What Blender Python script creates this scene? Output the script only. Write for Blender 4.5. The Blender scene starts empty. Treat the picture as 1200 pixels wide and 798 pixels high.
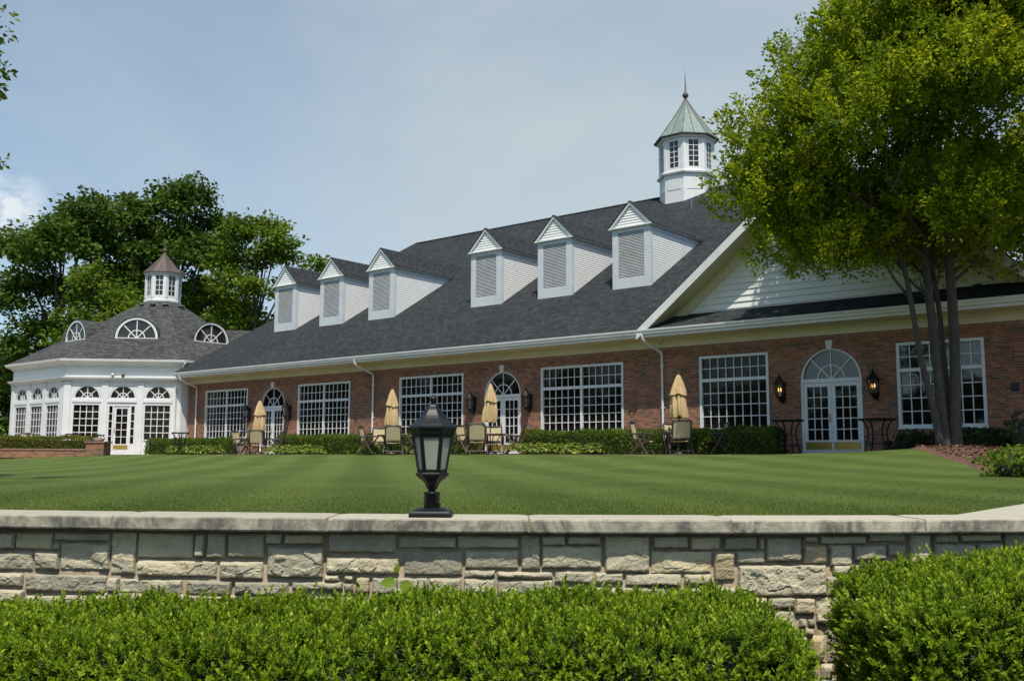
import bpy, math, random
import numpy as np
from mathutils import Vector, Matrix
random.seed(7); RNG = np.random.default_rng(7)
C = bpy.context.scene.collection
SC = bpy.context.scene
EYE = 1.6                      # heights below are written relative to the eye; everything is raised by EYE at the end

# ------------------------------------------------------------------ camera
YAW, PITCH, ROLL, FPX = math.radians(39.298), math.radians(6.874), math.radians(0.263), 1161.44
def cam_axes():
    cy, sy = math.cos(YAW), math.sin(YAW)
    f0 = Vector((-sy, cy, 0)); r = Vector((cy, sy, 0)); up = Vector((0, 0, 1))
    f = f0*math.cos(PITCH)+up*math.sin(PITCH); u = -f0*math.sin(PITCH)+up*math.cos(PITCH)
    return r*math.cos(ROLL)+u*math.sin(ROLL), -r*math.sin(ROLL)+u*math.cos(ROLL), f
r_, u_, f_ = cam_axes()
cam = bpy.data.cameras.new('camera'); cam_o = bpy.data.objects.new('camera', cam); C.objects.link(cam_o)
cam_o.matrix_world = Matrix(((r_.x, u_.x, -f_.x, 0), (r_.y, u_.y, -f_.y, 0), (r_.z, u_.z, -f_.z, EYE), (0, 0, 0, 1)))
cam.sensor_width = 36; cam.lens = FPX/1200*36; cam.clip_start = 0.05; cam.clip_end = 3000
SC.camera = cam_o

# ------------------------------------------------------------------ light
SUN = Vector((0.345, -0.355, 0.87)).normalized()          # direction towards the sun
elev = math.asin(SUN.z); azi = math.atan2(SUN.x, SUN.y)   # clockwise from +Y
w = bpy.data.worlds.new('World'); SC.world = w; w.use_nodes = True
nt = w.node_tree; nt.nodes.clear()
def N(t, typ, **kw):
    n = t.nodes.new(typ)
    for k, v in kw.items():
        if hasattr(n, k): setattr(n, k, v)
        else: n.inputs[k].default_value = v
    return n
sky = N(nt, 'ShaderNodeTexSky', sky_type='NISHITA', sun_disc=False, sun_elevation=elev, sun_rotation=azi, air_density=1.0, dust_density=1.2, ozone_density=3.0)
geo = N(nt, 'ShaderNodeTexCoord')
mp = N(nt, 'ShaderNodeMapping'); mp.inputs['Scale'].default_value = (1.0, 1.6, 3.2); mp.inputs['Rotation'].default_value = (0.2, 0.35, 0.6)
nz = N(nt, 'ShaderNodeTexNoise', Scale=1.5, Detail=7.0, Roughness=0.55, Distortion=0.5)
rp = N(nt, 'ShaderNodeMapRange'); rp.inputs['From Min'].default_value = 0.36; rp.inputs['From Max'].default_value = 0.68; rp.inputs['To Min'].default_value = -0.12; rp.inputs['To Max'].default_value = 0.22
hz = N(nt, 'ShaderNodeVectorMath', operation='DISTANCE'); hz.inputs[1].default_value = tuple((f_*FPX+r_*150+u_*20).normalized())
hr = N(nt, 'ShaderNodeMapRange'); hr.inputs['From Min'].default_value = 0.15; hr.inputs['From Max'].default_value = 0.75; hr.inputs['To Min'].default_value = 0.80; hr.inputs['To Max'].default_value = 0.10
hs_ = N(nt, 'ShaderNodeMath', operation='ADD', use_clamp=True)
veil = N(nt, 'ShaderNodeRGB'); veil.outputs[0].default_value = (3.95, 4.45, 4.55, 1)
mx = N(nt, 'ShaderNodeMixRGB')
tint = N(nt, 'ShaderNodeVectorMath', operation='MULTIPLY'); tint.inputs[1].default_value = (0.98, 1.06, 1.06)
# small puffy clouds low down
mp2 = N(nt, 'ShaderNodeMapping'); mp2.inputs['Scale'].default_value = (5.0, 5.0, 9.0)
nz2 = N(nt, 'ShaderNodeTexNoise', Scale=5.0, Detail=6.0, Roughness=0.55)
rp2 = N(nt, 'ShaderNodeMapRange'); rp2.inputs['From Min'].default_value = 0.38; rp2.inputs['From Max'].default_value = 0.5
sep = N(nt, 'ShaderNodeVectorMath', operation='DISTANCE'); sep.inputs[1].default_value = tuple((f_*FPX+r_*(-592)+u_*152).normalized())
rp3 = N(nt, 'ShaderNodeMapRange'); rp3.inputs['From Min'].default_value = 0.042; rp3.inputs['From Max'].default_value = 0.01
mul = N(nt, 'ShaderNodeMath', operation='MULTIPLY')
mul2 = N(nt, 'ShaderNodeMath', operation='MULTIPLY'); mul2.inputs[1].default_value = 0.8
puff = N(nt, 'ShaderNodeRGB'); puff.outputs[0].default_value = (6.0, 6.3, 6.5, 1)
mx2 = N(nt, 'ShaderNodeMixRGB')
bg = N(nt, 'ShaderNodeBackground', Strength=0.118); wo = N(nt, 'ShaderNodeOutputWorld')
L = nt.links.new
L(geo.outputs['Generated'], mp.inputs[0]); L(mp.outputs[0], nz.inputs['Vector']); L(nz.outputs['Fac'], rp.inputs['Value'])
L(geo.outputs['Generated'], hz.inputs[0]); L(hz.outputs['Value'], hr.inputs['Value']); L(hr.outputs[0], hs_.inputs[0]); L(rp.outputs[0], hs_.inputs[1]); L(hs_.outputs[0], mx.inputs[0]); L(sky.outputs[0], tint.inputs[0]); L(tint.outputs[0], mx.inputs[1]); L(veil.outputs[0], mx.inputs[2])
L(geo.outputs['Generated'], mp2.inputs[0]); L(mp2.outputs[0], nz2.inputs['Vector']); L(nz2.outputs['Fac'], rp2.inputs['Value'])
L(geo.outputs['Generated'], sep.inputs[0]); L(sep.outputs['Value'], rp3.inputs['Value']); L(rp2.outputs[0], mul.inputs[0]); L(rp3.outputs[0], mul.inputs[1])
L(mul.outputs[0], mul2.inputs[0]); L(mul2.outputs[0], mx2.inputs[0]); L(mx.outputs[0], mx2.inputs[1]); L(puff.outputs[0], mx2.inputs[2])
L(mx2.outputs[0], bg.inputs['Color']); L(bg.outputs[0], wo.inputs['Surface'])
sl = bpy.data.lights.new('sun', 'SUN'); sl.energy = 4.3; sl.angle = math.radians(0.53); sl.color = (1.0, 0.94, 0.83)
so = bpy.data.objects.new('sun', sl); C.objects.link(so); so.location = (20, -20, 60)
so.rotation_euler = (-SUN).to_track_quat('-Z', 'Y').to_euler()
SC.view_settings.view_transform = 'Standard'; SC.view_settings.look = 'None'; SC.view_settings.exposure = 0.30; SC.view_settings.gamma = 1
SC.view_settings.use_curve_mapping = False
SC.cycles.max_bounces = 6; SC.cycles.transparent_max_bounces = 8

# ------------------------------------------------------------------ helpers
def W(a, d, z=0.0):
    """a metres to the right, d metres ahead of the photographer -> world"""
    return Vector((a*math.cos(YAW)-d*math.sin(YAW), a*math.sin(YAW)+d*math.cos(YAW), z))

class MB:
    def __init__(s): s.v = []; s.f = []; s.sm = []
    def add(s, vs, fs, smooth=False):
        b = len(s.v); s.v += [tuple(v) for v in vs]; s.f += [tuple(i+b for i in f) for f in fs]; s.sm += [smooth]*len(fs)
        return s
    def poly(s, pts): return s.add(pts, [tuple(range(len(pts)))])
    def box(s, x0, x1, y0, y1, z0, z1, T=None):
        vs = [Vector((x, y, z)) for z in (z0, z1) for x, y in ((x0, y0), (x1, y0), (x1, y1), (x0, y1))]
        if T: vs = [T(v) for v in vs]
        return s.add(vs, [(3, 2, 1, 0), (4, 5, 6, 7), (0, 1, 5, 4), (1, 2, 6, 5), (2, 3, 7, 6), (3, 0, 4, 7)])
    def prism(s, pts, vec):
        """closed polygon extruded by vec"""
        n = len(pts); vec = Vector(vec); a = [Vector(p) for p in pts]; b = [p+vec for p in a]
        return s.add(a+b, [tuple(reversed(range(n))), tuple(range(n, 2*n))]+[(i, (i+1) % n, n+(i+1) % n, n+i) for i in range(n)])
    def tube(s, pts, rad, seg=8, cap=True, smooth=True):
        pts = [Vector(p) for p in pts]; n = len(pts)
        rad = rad if isinstance(rad, (list, tuple)) else [rad]*n
        vs = []; prev = None
        for i, p in enumerate(pts):
            t = (pts[min(i+1, n-1)]-pts[max(i-1, 0)]).normalized()
            if prev is None: a = t.orthogonal().normalized()
            else: a = (prev-t*prev.dot(t)).normalized()
            prev = a; b = t.cross(a)
            vs += [p+(a*math.cos(k*2*math.pi/seg)+b*math.sin(k*2*math.pi/seg))*rad[i] for k in range(seg)]
        fs = [(i*seg+k, i*seg+(k+1) % seg, (i+1)*seg+(k+1) % seg, (i+1)*seg+k) for i in range(n-1) for k in range(seg)]
        s.add(vs, fs, smooth)
        if cap:
            s.add(vs[:seg], [tuple(reversed(range(seg)))]); s.add(vs[-seg:], [tuple(range(seg))])
        return s
    def lathe(s, c, prof, seg=16, rot=0.0, smooth=True, cap=True):
        """prof: list of (radius, z) going up, around c"""
        c = Vector(c); vs = []
        for r, z in prof:
            vs += [c+Vector((r*math.cos(rot+k*2*math.pi/seg), r*math.sin(rot+k*2*math.pi/seg), z)) for k in range(seg)]
        n = len(prof)
        fs = [(i*seg+k, i*seg+(k+1) % seg, (i+1)*seg+(k+1) % seg, (i+1)*seg+k) for i in range(n-1) for k in range(seg)]
        s.add(vs, fs, smooth)
        if cap:
            s.add(vs[:seg], [tuple(reversed(range(seg)))]); s.add(vs[-seg:], [tuple(range(seg))])
        return s
    def build(s, name, mat, parent=None, bevel=0, link=True):
        me = bpy.data.meshes.new(name); me.from_pydata(s.v, [], s.f); me.materials.append(mat)
        me.polygons.foreach_set('use_smooth', s.sm)
        # metric uv: along the horizontal tangent and up the slope
        uv = me.uv_layers.new(name='UVMap'); me.update()
        nl = len(me.loops); vi = np.zeros(nl, np.int32); me.loops.foreach_get('vertex_index', vi)
        co = np.zeros(len(me.vertices)*3); me.vertices.foreach_get('co', co); co = co.reshape(-1, 3)
        nf = len(me.polygons); nr = np.zeros(nf*3); me.polygons.foreach_get('normal', nr); nr = nr.reshape(-1, 3)
        tot = np.zeros(nf, np.int32); me.polygons.foreach_get('loop_total', tot)
        fn = np.repeat(nr, tot, axis=0)
        tg = np.stack([-fn[:, 1], fn[:, 0], np.zeros(len(fn))], 1); ln = np.linalg.norm(tg, axis=1)
        flat = ln < 0.05; tg[flat] = (1, 0, 0); ln[flat] = 1; tg /= ln[:, None]
        bt = np.cross(fn, tg); p = co[vi]
        u = np.stack([(p*tg).sum(1), (p*bt).sum(1)], 1).astype(np.float32)
        uv.data.foreach_set('uv', u.ravel())
        o = bpy.data.objects.new(name, me); C.objects.link(o)
        if parent: o.parent = parent
        if bevel:
            m = o.modifiers.new('bevel', 'BEVEL'); m.width = bevel; m.segments = 2; m.limit_method = 'ANGLE'; m.angle_limit = math.radians(40)
        return o

def tag(o, label=None, cat=None, group=None, kind=None):
    if label: o['label'] = label
    if cat: o['category'] = cat
    if group: o['group'] = group
    if kind: o['kind'] = kind
    return o
def thing(name, label, cat, loc=(0, 0, 0), rz=0.0, group=None):
    o = bpy.data.objects.new(name, None); C.objects.link(o); o.location = loc; o.rotation_euler = (0, 0, rz); o.empty_display_size = 0.3
    return tag(o, label, cat, group)
def kids(o): return [c for c in C.objects if c.parent == o]
def dup(o, loc=None, rz=None, label=None, parent=None, kmap=None):
    kmap = kmap if kmap is not None else {}
    c = o.copy(); C.objects.link(c)
    if parent is not None: c.parent = parent
    if loc is not None: c.location = loc
    if rz is not None: c.rotation_euler = (0, 0, rz)
    if label: c['label'] = label
    for ch in kids(o): dup(ch, parent=c)
    return c

# ------------------------------------------------------------------ materials
def mat(name):
    m = bpy.data.materials.new(name); m.use_nodes = True; t = m.node_tree
    return m, t, t.nodes['Principled BSDF']
def ramp(t, stops):
    n = t.nodes.new('ShaderNodeValToRGB'); e = n.color_ramp.elements
    while len(e) > 1: e.remove(e[0])
    e[0].position = stops[0][0]; e[0].color = (*stops[0][1], 1)
    for p, c in stops[1:]:
        x = e.new(p); x.color = (*c, 1)
    return n
def noise_mat(name, stops, scale, rough=0.6, detail=4, bump=0.0, bscale=None, spec=0.5, metal=0.0, coord='Object', stretch=None, bdist=0.01):
    m, t, b = mat(name); tc = t.nodes.new('ShaderNodeTexCoord'); l = t.links.new
    src = tc.outputs[coord]
    if stretch:
        mpn = t.nodes.new('ShaderNodeMapping'); mpn.inputs['Scale'].default_value = stretch; l(src, mpn.inputs[0]); src = mpn.outputs[0]
    n = N(t, 'ShaderNodeTexNoise', Scale=scale, Detail=detail, Roughness=0.6); l(src, n.inputs['Vector'])
    r = ramp(t, stops); l(n.outputs['Fac'], r.inputs[0]); l(r.outputs[0], b.inputs['Base Color'])
    b.inputs['Roughness'].default_value = rough; b.inputs['Specular IOR Level'].default_value = spec; b.inputs['Metallic'].default_value = metal
    if bump:
        n2 = N(t, 'ShaderNodeTexNoise', Scale=bscale or scale*3, Detail=6.0, Roughness=0.65); l(src, n2.inputs['Vector'])
        bp = N(t, 'ShaderNodeBump', Strength=bump, Distance=bdist); l(n2.outputs['Fac'], bp.inputs['Height']); l(bp.outputs[0], b.inputs['Normal'])
    return m
def brick_mat(name, bw, rh, mortar, stops, mcol, rough=0.85, bump=0.3, offset=0.5, squash=1.0, patch=0.0, dirt=0.12, msmooth=0.1):
    m, t, b = mat(name); l = t.links.new; tc = t.nodes.new('ShaderNodeTexCoord')
    br = t.nodes.new('ShaderNodeTexBrick'); br.offset = offset; br.squash = squash
    for k, v in (('Scale', 1.0), ('Mortar Size', mortar), ('Mortar Smooth', msmooth), ('Bias', 0.0), ('Brick Width', bw), ('Row Height', rh)): br.inputs[k].default_value = v
    br.inputs['Color1'].default_value = (0, 0, 0, 1); br.inputs['Color2'].default_value = (1, 1, 1, 1); br.inputs['Mortar'].default_value = (0.5, 0.5, 0.5, 1)
    l(tc.outputs['UV'], br.inputs['Vector'])
    n = N(t, 'ShaderNodeTexNoise', Scale=0.9, Detail=3.0); l(tc.outputs['UV'], n.inputs['Vector'])
    # per-brick value, nudged by patches where dark bricks gather
    ad = N(t, 'ShaderNodeMath', operation='MULTIPLY_ADD'); l(n.outputs['Fac'], ad.inputs[0]); ad.inputs[1].default_value = patch; 
    sub = N(t, 'ShaderNodeMath', operation='SUBTRACT'); l(br.outputs['Color'], sub.inputs[0]); sub.inputs[1].default_value = patch*0.5
    l(sub.outputs[0], ad.inputs[2])
    r = ramp(t, stops); l(ad.outputs[0], r.inputs[0])
    mx = t.nodes.new('ShaderNodeMixRGB'); l(br.outputs['Fac'], mx.inputs[0]); l(r.outputs[0], mx.inputs[1]); mx.inputs[2].default_value = (*mcol, 1)
    n2 = N(t, 'ShaderNodeTexNoise', Scale=14.0, Detail=5.0); l(tc.outputs['UV'], n2.inputs['Vector'])
    n3 = N(t, 'ShaderNodeTexNoise', Scale=0.35, Detail=3.0); l(tc.outputs['UV'], n3.inputs['Vector'])
    av = N(t, 'ShaderNodeMath', operation='ADD'); l(n2.outputs['Fac'], av.inputs[0]); l(n3.outputs['Fac'], av.inputs[1])
    mr = N(t, 'ShaderNodeMapRange'); mr.inputs['From Min'].default_value = 0.6; mr.inputs['From Max'].default_value = 1.4; mr.inputs['To Min'].default_value = 1-dirt; mr.inputs['To Max'].default_value = 1+dirt; l(av.outputs[0], mr.inputs['Value'])
    mm = N(t, 'ShaderNodeVectorMath', operation='SCALE'); l(mx.outputs[0], mm.inputs[0]); l(mr.outputs[0], mm.inputs['Scale'])
    l(mm.outputs[0], b.inputs['Base Color']); b.inputs['Roughness'].default_value = rough; b.inputs['Specular IOR Level'].default_value = 0.25
    inv = N(t, 'ShaderNodeMath', operation='MULTIPLY_ADD'); l(br.outputs['Fac'], inv.inputs[0]); inv.inputs[1].default_value = -1; l(n2.outputs['Fac'], inv.inputs[2])
    bp = N(t, 'ShaderNodeBump', Strength=bump, Distance=0.008); l(inv.outputs[0], bp.inputs['Height']); l(bp.outputs[0], b.inputs['Normal'])
    return m
def leaf_mat(name, stops, trans=0.3, rough=0.6, spec=0.15):
    m, t, b = mat(name); l = t.links.new
    at = t.nodes.new('ShaderNodeAttribute'); at.attribute_name = 'rnd'
    r = ramp(t, stops); l(at.outputs['Fac'], r.inputs[0]); l(r.outputs[0], b.inputs['Base Color'])
    b.inputs['Roughness'].default_value = rough; b.inputs['Specular IOR Level'].default_value = spec
    tr = t.nodes.new('ShaderNodeBsdfTranslucent')
    hs = t.nodes.new('ShaderNodeHueSaturation'); hs.inputs['Hue'].default_value = 0.485; hs.inputs['Value'].default_value = 1.5; l(r.outputs[0], hs.inputs['Color']); l(hs.outputs[0], tr.inputs['Color'])
    ms = t.nodes.new('ShaderNodeMixShader'); ms.inputs[0].default_value = trans
    l(b.outputs[0], ms.inputs[1]); l(tr.outputs[0], ms.inputs[2]); l(ms.outputs[0], t.nodes['Material Output'].inputs['Surface'])
    return m

M = {}
M['brick'] = brick_mat('red_brick', 0.213, 0.075, 0.009, [(0.0, (0.075, 0.058, 0.045)), (0.14, (0.10, 0.07, 0.052)), (0.22, (0.155, 0.065, 0.036)), (0.5, (0.23, 0.083, 0.041)), (0.8, (0.285, 0.105, 0.050)), (1.0, (0.30, 0.145, 0.08))], (0.25, 0.19, 0.14), patch=1.1)
M['soldier'] = brick_mat('soldier_brick', 0.075, 0.213, 0.009, [(0.0, (0.15, 0.06, 0.045)), (0.5, (0.25, 0.09, 0.06)), (1.0, (0.32, 0.125, 0.085))], (0.30, 0.24, 0.19), offset=0.0)
M['shingle'] = brick_mat('charcoal_shingle', 0.17, 0.145, 0.005, [(0.0, (0.014, 0.017, 0.019)), (0.5, (0.022, 0.026, 0.029)), (1.0, (0.037, 0.041, 0.045))], (0.016, 0.016, 0.018), rough=0.9, dirt=0.22, bump=0.5)
M['shingle_old'] = brick_mat('weathered_shingle', 0.2, 0.145, 0.006, [(0.0, (0.030, 0.030, 0.031)), (0.5, (0.050, 0.050, 0.050)), (1.0, (0.085, 0.083, 0.08))], (0.03, 0.03, 0.03), rough=0.9, dirt=0.3, bump=0.5)
M['white'] = noise_mat('white_paint', [(0.3, (0.57, 0.585, 0.58)), (0.7, (0.66, 0.67, 0.665))], 1.3, 0.45, bump=0.05)
M['siding'] = noise_mat('white_siding', [(0.3, (0.66, 0.67, 0.65)), (0.7, (0.75, 0.75, 0.73))], 0.9, 0.45, bump=0.03)
M['trim'] = noise_mat('pale_grey_trim', [(0.3, (0.46, 0.50, 0.52)), (0.7, (0.54, 0.575, 0.595))], 1.3, 0.5)
M['bounce_trim'] = noise_mat('cream_bounce_trim', [(0.3, (0.56, 0.53, 0.37)), (0.7, (0.63, 0.60, 0.44))], 1.0, 0.5)  # cream yellowed: light bounced off the grass is put into this colour
M['louver'] = noise_mat('grey_louvre', [(0.3, (0.36, 0.37, 0.37)), (0.7, (0.46, 0.47, 0.47))], 3, 0.5)
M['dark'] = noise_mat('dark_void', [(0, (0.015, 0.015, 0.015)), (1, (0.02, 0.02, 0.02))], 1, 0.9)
M['iron'] = noise_mat('black_iron', [(0.3, (0.006, 0.0065, 0.008)), (0.8, (0.010, 0.011, 0.013))], 30, 0.4, spec=0.25, bump=0.1, bscale=120, bdist=0.001)
M['brass'] = noise_mat('brass_plate', [(0.3, (0.42, 0.30, 0.06)), (0.7, (0.55, 0.40, 0.10))], 5, 0.35, metal=0.7)
M['copper'] = noise_mat('brown_copper', [(0.3, (0.06, 0.042, 0.035)), (0.7, (0.10, 0.072, 0.06))], 2, 0.55)
M['verdigris'] = noise_mat('verdigris_copper', [(0.3, (0.12, 0.165, 0.15)), (0.7, (0.20, 0.255, 0.235))], 1.5, 0.6, stretch=(3, 3, 0.6))
M['pipe'] = noise_mat('vent_metal', [(0, (0.10, 0.10, 0.10)), (1, (0.13, 0.13, 0.13))], 3, 0.5)
M['frame'] = noise_mat('brown_frame', [(0.3, (0.032, 0.022, 0.017)), (0.7, (0.062, 0.045, 0.036))], 20, 0.45)
M['sling'] = noise_mat('tan_sling', [(0.3, (0.36, 0.29, 0.17)), (0.7, (0.46, 0.38, 0.23))], 60, 0.8)
M['canvas'] = noise_mat('tan_canvas', [(0.3, (0.38, 0.27, 0.13)), (0.7, (0.48, 0.35, 0.18))], 6, 0.85, bump=0.2, bscale=40)
M['pot'] = noise_mat('clay_pot', [(0.3, (0.20, 0.16, 0.12)), (0.7, (0.30, 0.24, 0.18))], 8, 0.8)
M['bark'] = noise_mat('grey_bark', [(0.25, (0.030, 0.025, 0.020)), (0.75, (0.095, 0.082, 0.068))], 9, 0.9, bump=0.7, bscale=14, stretch=(3, 3, 0.5), bdist=0.03)
M['twig'] = noise_mat('brown_twig', [(0.3, (0.014, 0.013, 0.008)), (0.7, (0.03, 0.026, 0.016))], 20, 0.9)
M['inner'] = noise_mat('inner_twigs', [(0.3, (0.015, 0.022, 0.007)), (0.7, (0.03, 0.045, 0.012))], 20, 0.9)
M['mulch'] = noise_mat('bark_mulch', [(0.3, (0.045, 0.022, 0.014)), (0.5, (0.13, 0.06, 0.035)), (0.72, (0.26, 0.14, 0.09))], 22, 0.95, bump=1.0, bscale=40, bdist=0.04)
M['soil'] = noise_mat('soil', [(0.3, (0.03, 0.024, 0.016)), (0.7, (0.07, 0.05, 0.035))], 12, 0.95, bump=0.6, bdist=0.03)
M['paver'] = brick_mat('patio_paver', 0.21, 0.105, 0.006, [(0, (0.22, 0.13, 0.10)), (0.5, (0.30, 0.19, 0.15)), (1, (0.38, 0.26, 0.21))], (0.22, 0.19, 0.16))
M['rubber'] = noise_mat('dark_mat', [(0, (0.02, 0.025, 0.035)), (1, (0.03, 0.035, 0.05))], 8, 0.9)
def glass(name, col, ior, rough=0.03):
    m, t, b = mat(name); l = t.links.new; tc = t.nodes.new('ShaderNodeTexCoord')
    n = N(t, 'ShaderNodeTexNoise', Scale=0.9, Detail=3.0); l(tc.outputs['Object'], n.inputs['Vector'])
    r = ramp(t, [(0.52, tuple(c*0.25 for c in col)), (0.62, tuple(c*0.5 for c in col)), (0.72, col)]); l(n.outputs['Fac'], r.inputs[0]); l(r.outputs[0], b.inputs['Base Color'])
    b.inputs['Roughness'].default_value = rough; b.inputs['IOR'].default_value = ior
    n2 = N(t, 'ShaderNodeTexNoise', Scale=1.6, Detail=1.0); l(tc.outputs['Object'], n2.inputs['Vector'])
    bp = N(t, 'ShaderNodeBump', Strength=0.08, Distance=0.05); l(n2.outputs['Fac'], bp.inputs['Height']); l(bp.outputs[0], b.inputs['Normal'])
    return m
M['glass'] = glass('dark_window_glass', (0.034, 0.030, 0.022), 1.36)
M['glass_sky'] = glass('reflecting_window_glass', (0.010, 0.012, 0.014), 1.75)
M['glass_cup'] = glass('lantern_room_glass', (0.10, 0.09, 0.075), 1.5)
def frosted():
    m, t, b = mat('frosted_glass'); l = t.links.new
    tc = t.nodes.new('ShaderNodeTexCoord'); n = N(t, 'ShaderNodeTexNoise', Scale=25.0, Detail=3.0); l(tc.outputs['Object'], n.inputs['Vector'])
    r = ramp(t, [(0.3, (0.50, 0.55, 0.43)), (0.7, (0.62, 0.66, 0.53))]); l(n.outputs['Fac'], r.inputs[0]); l(r.outputs[0], b.inputs['Base Color'])
    b.inputs['Roughness'].default_value = 0.25; b.inputs['Transmission Weight'].default_value = 0.3
    tr = t.nodes.new('ShaderNodeBsdfTranslucent'); tr.inputs['Color'].default_value = (0.62, 0.66, 0.56, 1)
    ms = t.nodes.new('ShaderNodeMixShader'); ms.inputs[0].default_value = 0.45; l(b.outputs[0], ms.inputs[1]); l(tr.outputs[0], ms.inputs[2]); l(ms.outputs[0], t.nodes['Material Output'].inputs['Surface'])
    return m
M['frosted'] = frosted()
def emit(name, col, s):
    m, t, b = mat(name); b.inputs['Emission Color'].default_value = (*col, 1); b.inputs['Emission Strength'].default_value = s; b.inputs['Base Color'].default_value = (0.5, 0.3, 0.1, 1); return m
M['bulb_lit'] = emit('lit_bulb', (1.0, 0.50, 0.16), 2.0)
M['bulb'] = noise_mat('bulb_glass', [(0, (0.3, 0.28, 0.22)), (1, (0.35, 0.32, 0.25))], 5, 0.2)
M['pane'] = None
def clear_glass():
    m, t, b = mat('clear_glass'); l = t.links.new
    g = t.nodes.new('ShaderNodeBsdfGlossy'); g.inputs['Roughness'].default_value = 0.05; g.inputs['Color'].default_value = (0.9, 0.95, 1, 1)
    tr = t.nodes.new('ShaderNodeBsdfTransparent'); tr.inputs['Color'].default_value = (0.86, 0.88, 0.86, 1)
    ms = t.nodes.new('ShaderNodeMixShader'); ms.inputs[0].default_value = 0.1; l(tr.outputs[0], ms.inputs[1]); l(g.outputs[0], ms.inputs[2]); l(ms.outputs[0], t.nodes['Material Output'].inputs['Surface'])
    return m
M['clear'] = clear_glass()
# limestone cap and wall stone
def stone_mat(name, cols, stain):
    m, t, b = mat(name); l = t.links.new; tc = t.nodes.new('ShaderNodeTexCoord')
    at = t.nodes.new('ShaderNodeAttribute'); at.attribute_name = 'rnd'
    n = N(t, 'ShaderNodeTexNoise', Scale=7.0, Detail=7.0, Roughness=0.7); l(tc.outputs['Object'], n.inputs['Vector'])
    ad = N(t, 'ShaderNodeMath', operation='MULTIPLY_ADD'); l(n.outputs['Fac'], ad.inputs[0]); ad.inputs[1].default_value = 0.9
    sb = N(t, 'ShaderNodeMath', operation='SUBTRACT'); l(at.outputs['Fac'], sb.inputs[0]); sb.inputs[1].default_value = 0.45; l(sb.outputs[0], ad.inputs[2])
    r = ramp(t, cols); l(ad.outputs[0], r.inputs[0])
    col = r.outputs[0]
    # grime with a shape of its own: streaks and blotches
    mpn = t.nodes.new('ShaderNodeMapping'); mpn.inputs['Scale'].default_value = (3.2, 3.2, 2.2) if stain else (2.5, 2.5, 2.5); l(tc.outputs['Object'], mpn.inputs[0])
    n2 = N(t, 'ShaderNodeTexNoise', Scale=1.6, Detail=8.0, Roughness=0.72, Distortion=0.6); l(mpn.outputs[0], n2.inputs['Vector'])
    mr = N(t, 'ShaderNodeMapRange'); mr.inputs['From Min'].default_value = 0.40 if stain else 0.44; mr.inputs['From Max'].default_value = 0.60 if stain else 0.66; mr.inputs['To Max'].default_value = 0.9 if stain else 0.35; l(n2.outputs['Fac'], mr.inputs['Value'])
    fac = mr.outputs[0]
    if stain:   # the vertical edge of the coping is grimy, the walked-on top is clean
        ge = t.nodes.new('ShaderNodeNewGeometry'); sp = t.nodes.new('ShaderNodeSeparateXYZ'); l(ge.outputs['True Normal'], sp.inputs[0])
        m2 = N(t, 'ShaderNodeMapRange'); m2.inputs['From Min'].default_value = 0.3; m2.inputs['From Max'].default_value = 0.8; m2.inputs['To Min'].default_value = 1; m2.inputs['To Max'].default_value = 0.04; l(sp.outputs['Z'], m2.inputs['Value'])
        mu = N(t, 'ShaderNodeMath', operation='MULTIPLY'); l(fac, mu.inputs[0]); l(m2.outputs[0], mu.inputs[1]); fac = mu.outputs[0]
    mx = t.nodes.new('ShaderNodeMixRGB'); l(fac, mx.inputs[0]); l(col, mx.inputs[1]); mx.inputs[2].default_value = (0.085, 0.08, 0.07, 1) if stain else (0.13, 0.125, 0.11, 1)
    l(mx.outputs[0], b.inputs['Base Color']); b.inputs['Roughness'].default_value = 0.9; b.inputs['Specular IOR Level'].default_value = 0.2
    n3 = N(t, 'ShaderNodeTexNoise', Scale=38.0, Detail=8.0, Roughness=0.75); l(tc.outputs['Object'], n3.inputs['Vector'])
    bp = N(t, 'ShaderNodeBump', Strength=0.55, Distance=0.012); l(n3.outputs['Fac'], bp.inputs['Height']); l(bp.outputs[0], b.inputs['Normal'])
    return m
M['coping'] = stone_mat('coping_limestone', [(0.0, (0.28, 0.26, 0.20)), (0.6, (0.40, 0.37, 0.285)), (1, (0.47, 0.435, 0.34))], True)
M['stone'] = stone_mat('split_limestone', [(0.0, (0.25, 0.23, 0.17)), (0.35, (0.35, 0.32, 0.23)), (0.6, (0.45, 0.405, 0.285)), (0.85, (0.49, 0.42, 0.27)), (1, (0.43, 0.33, 0.18))], False)
M['mortar'] = noise_mat('brown_mortar', [(0.3, (0.17, 0.13, 0.085)), (0.7, (0.31, 0.25, 0.17))], 12, 0.95, bump=0.5)
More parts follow.
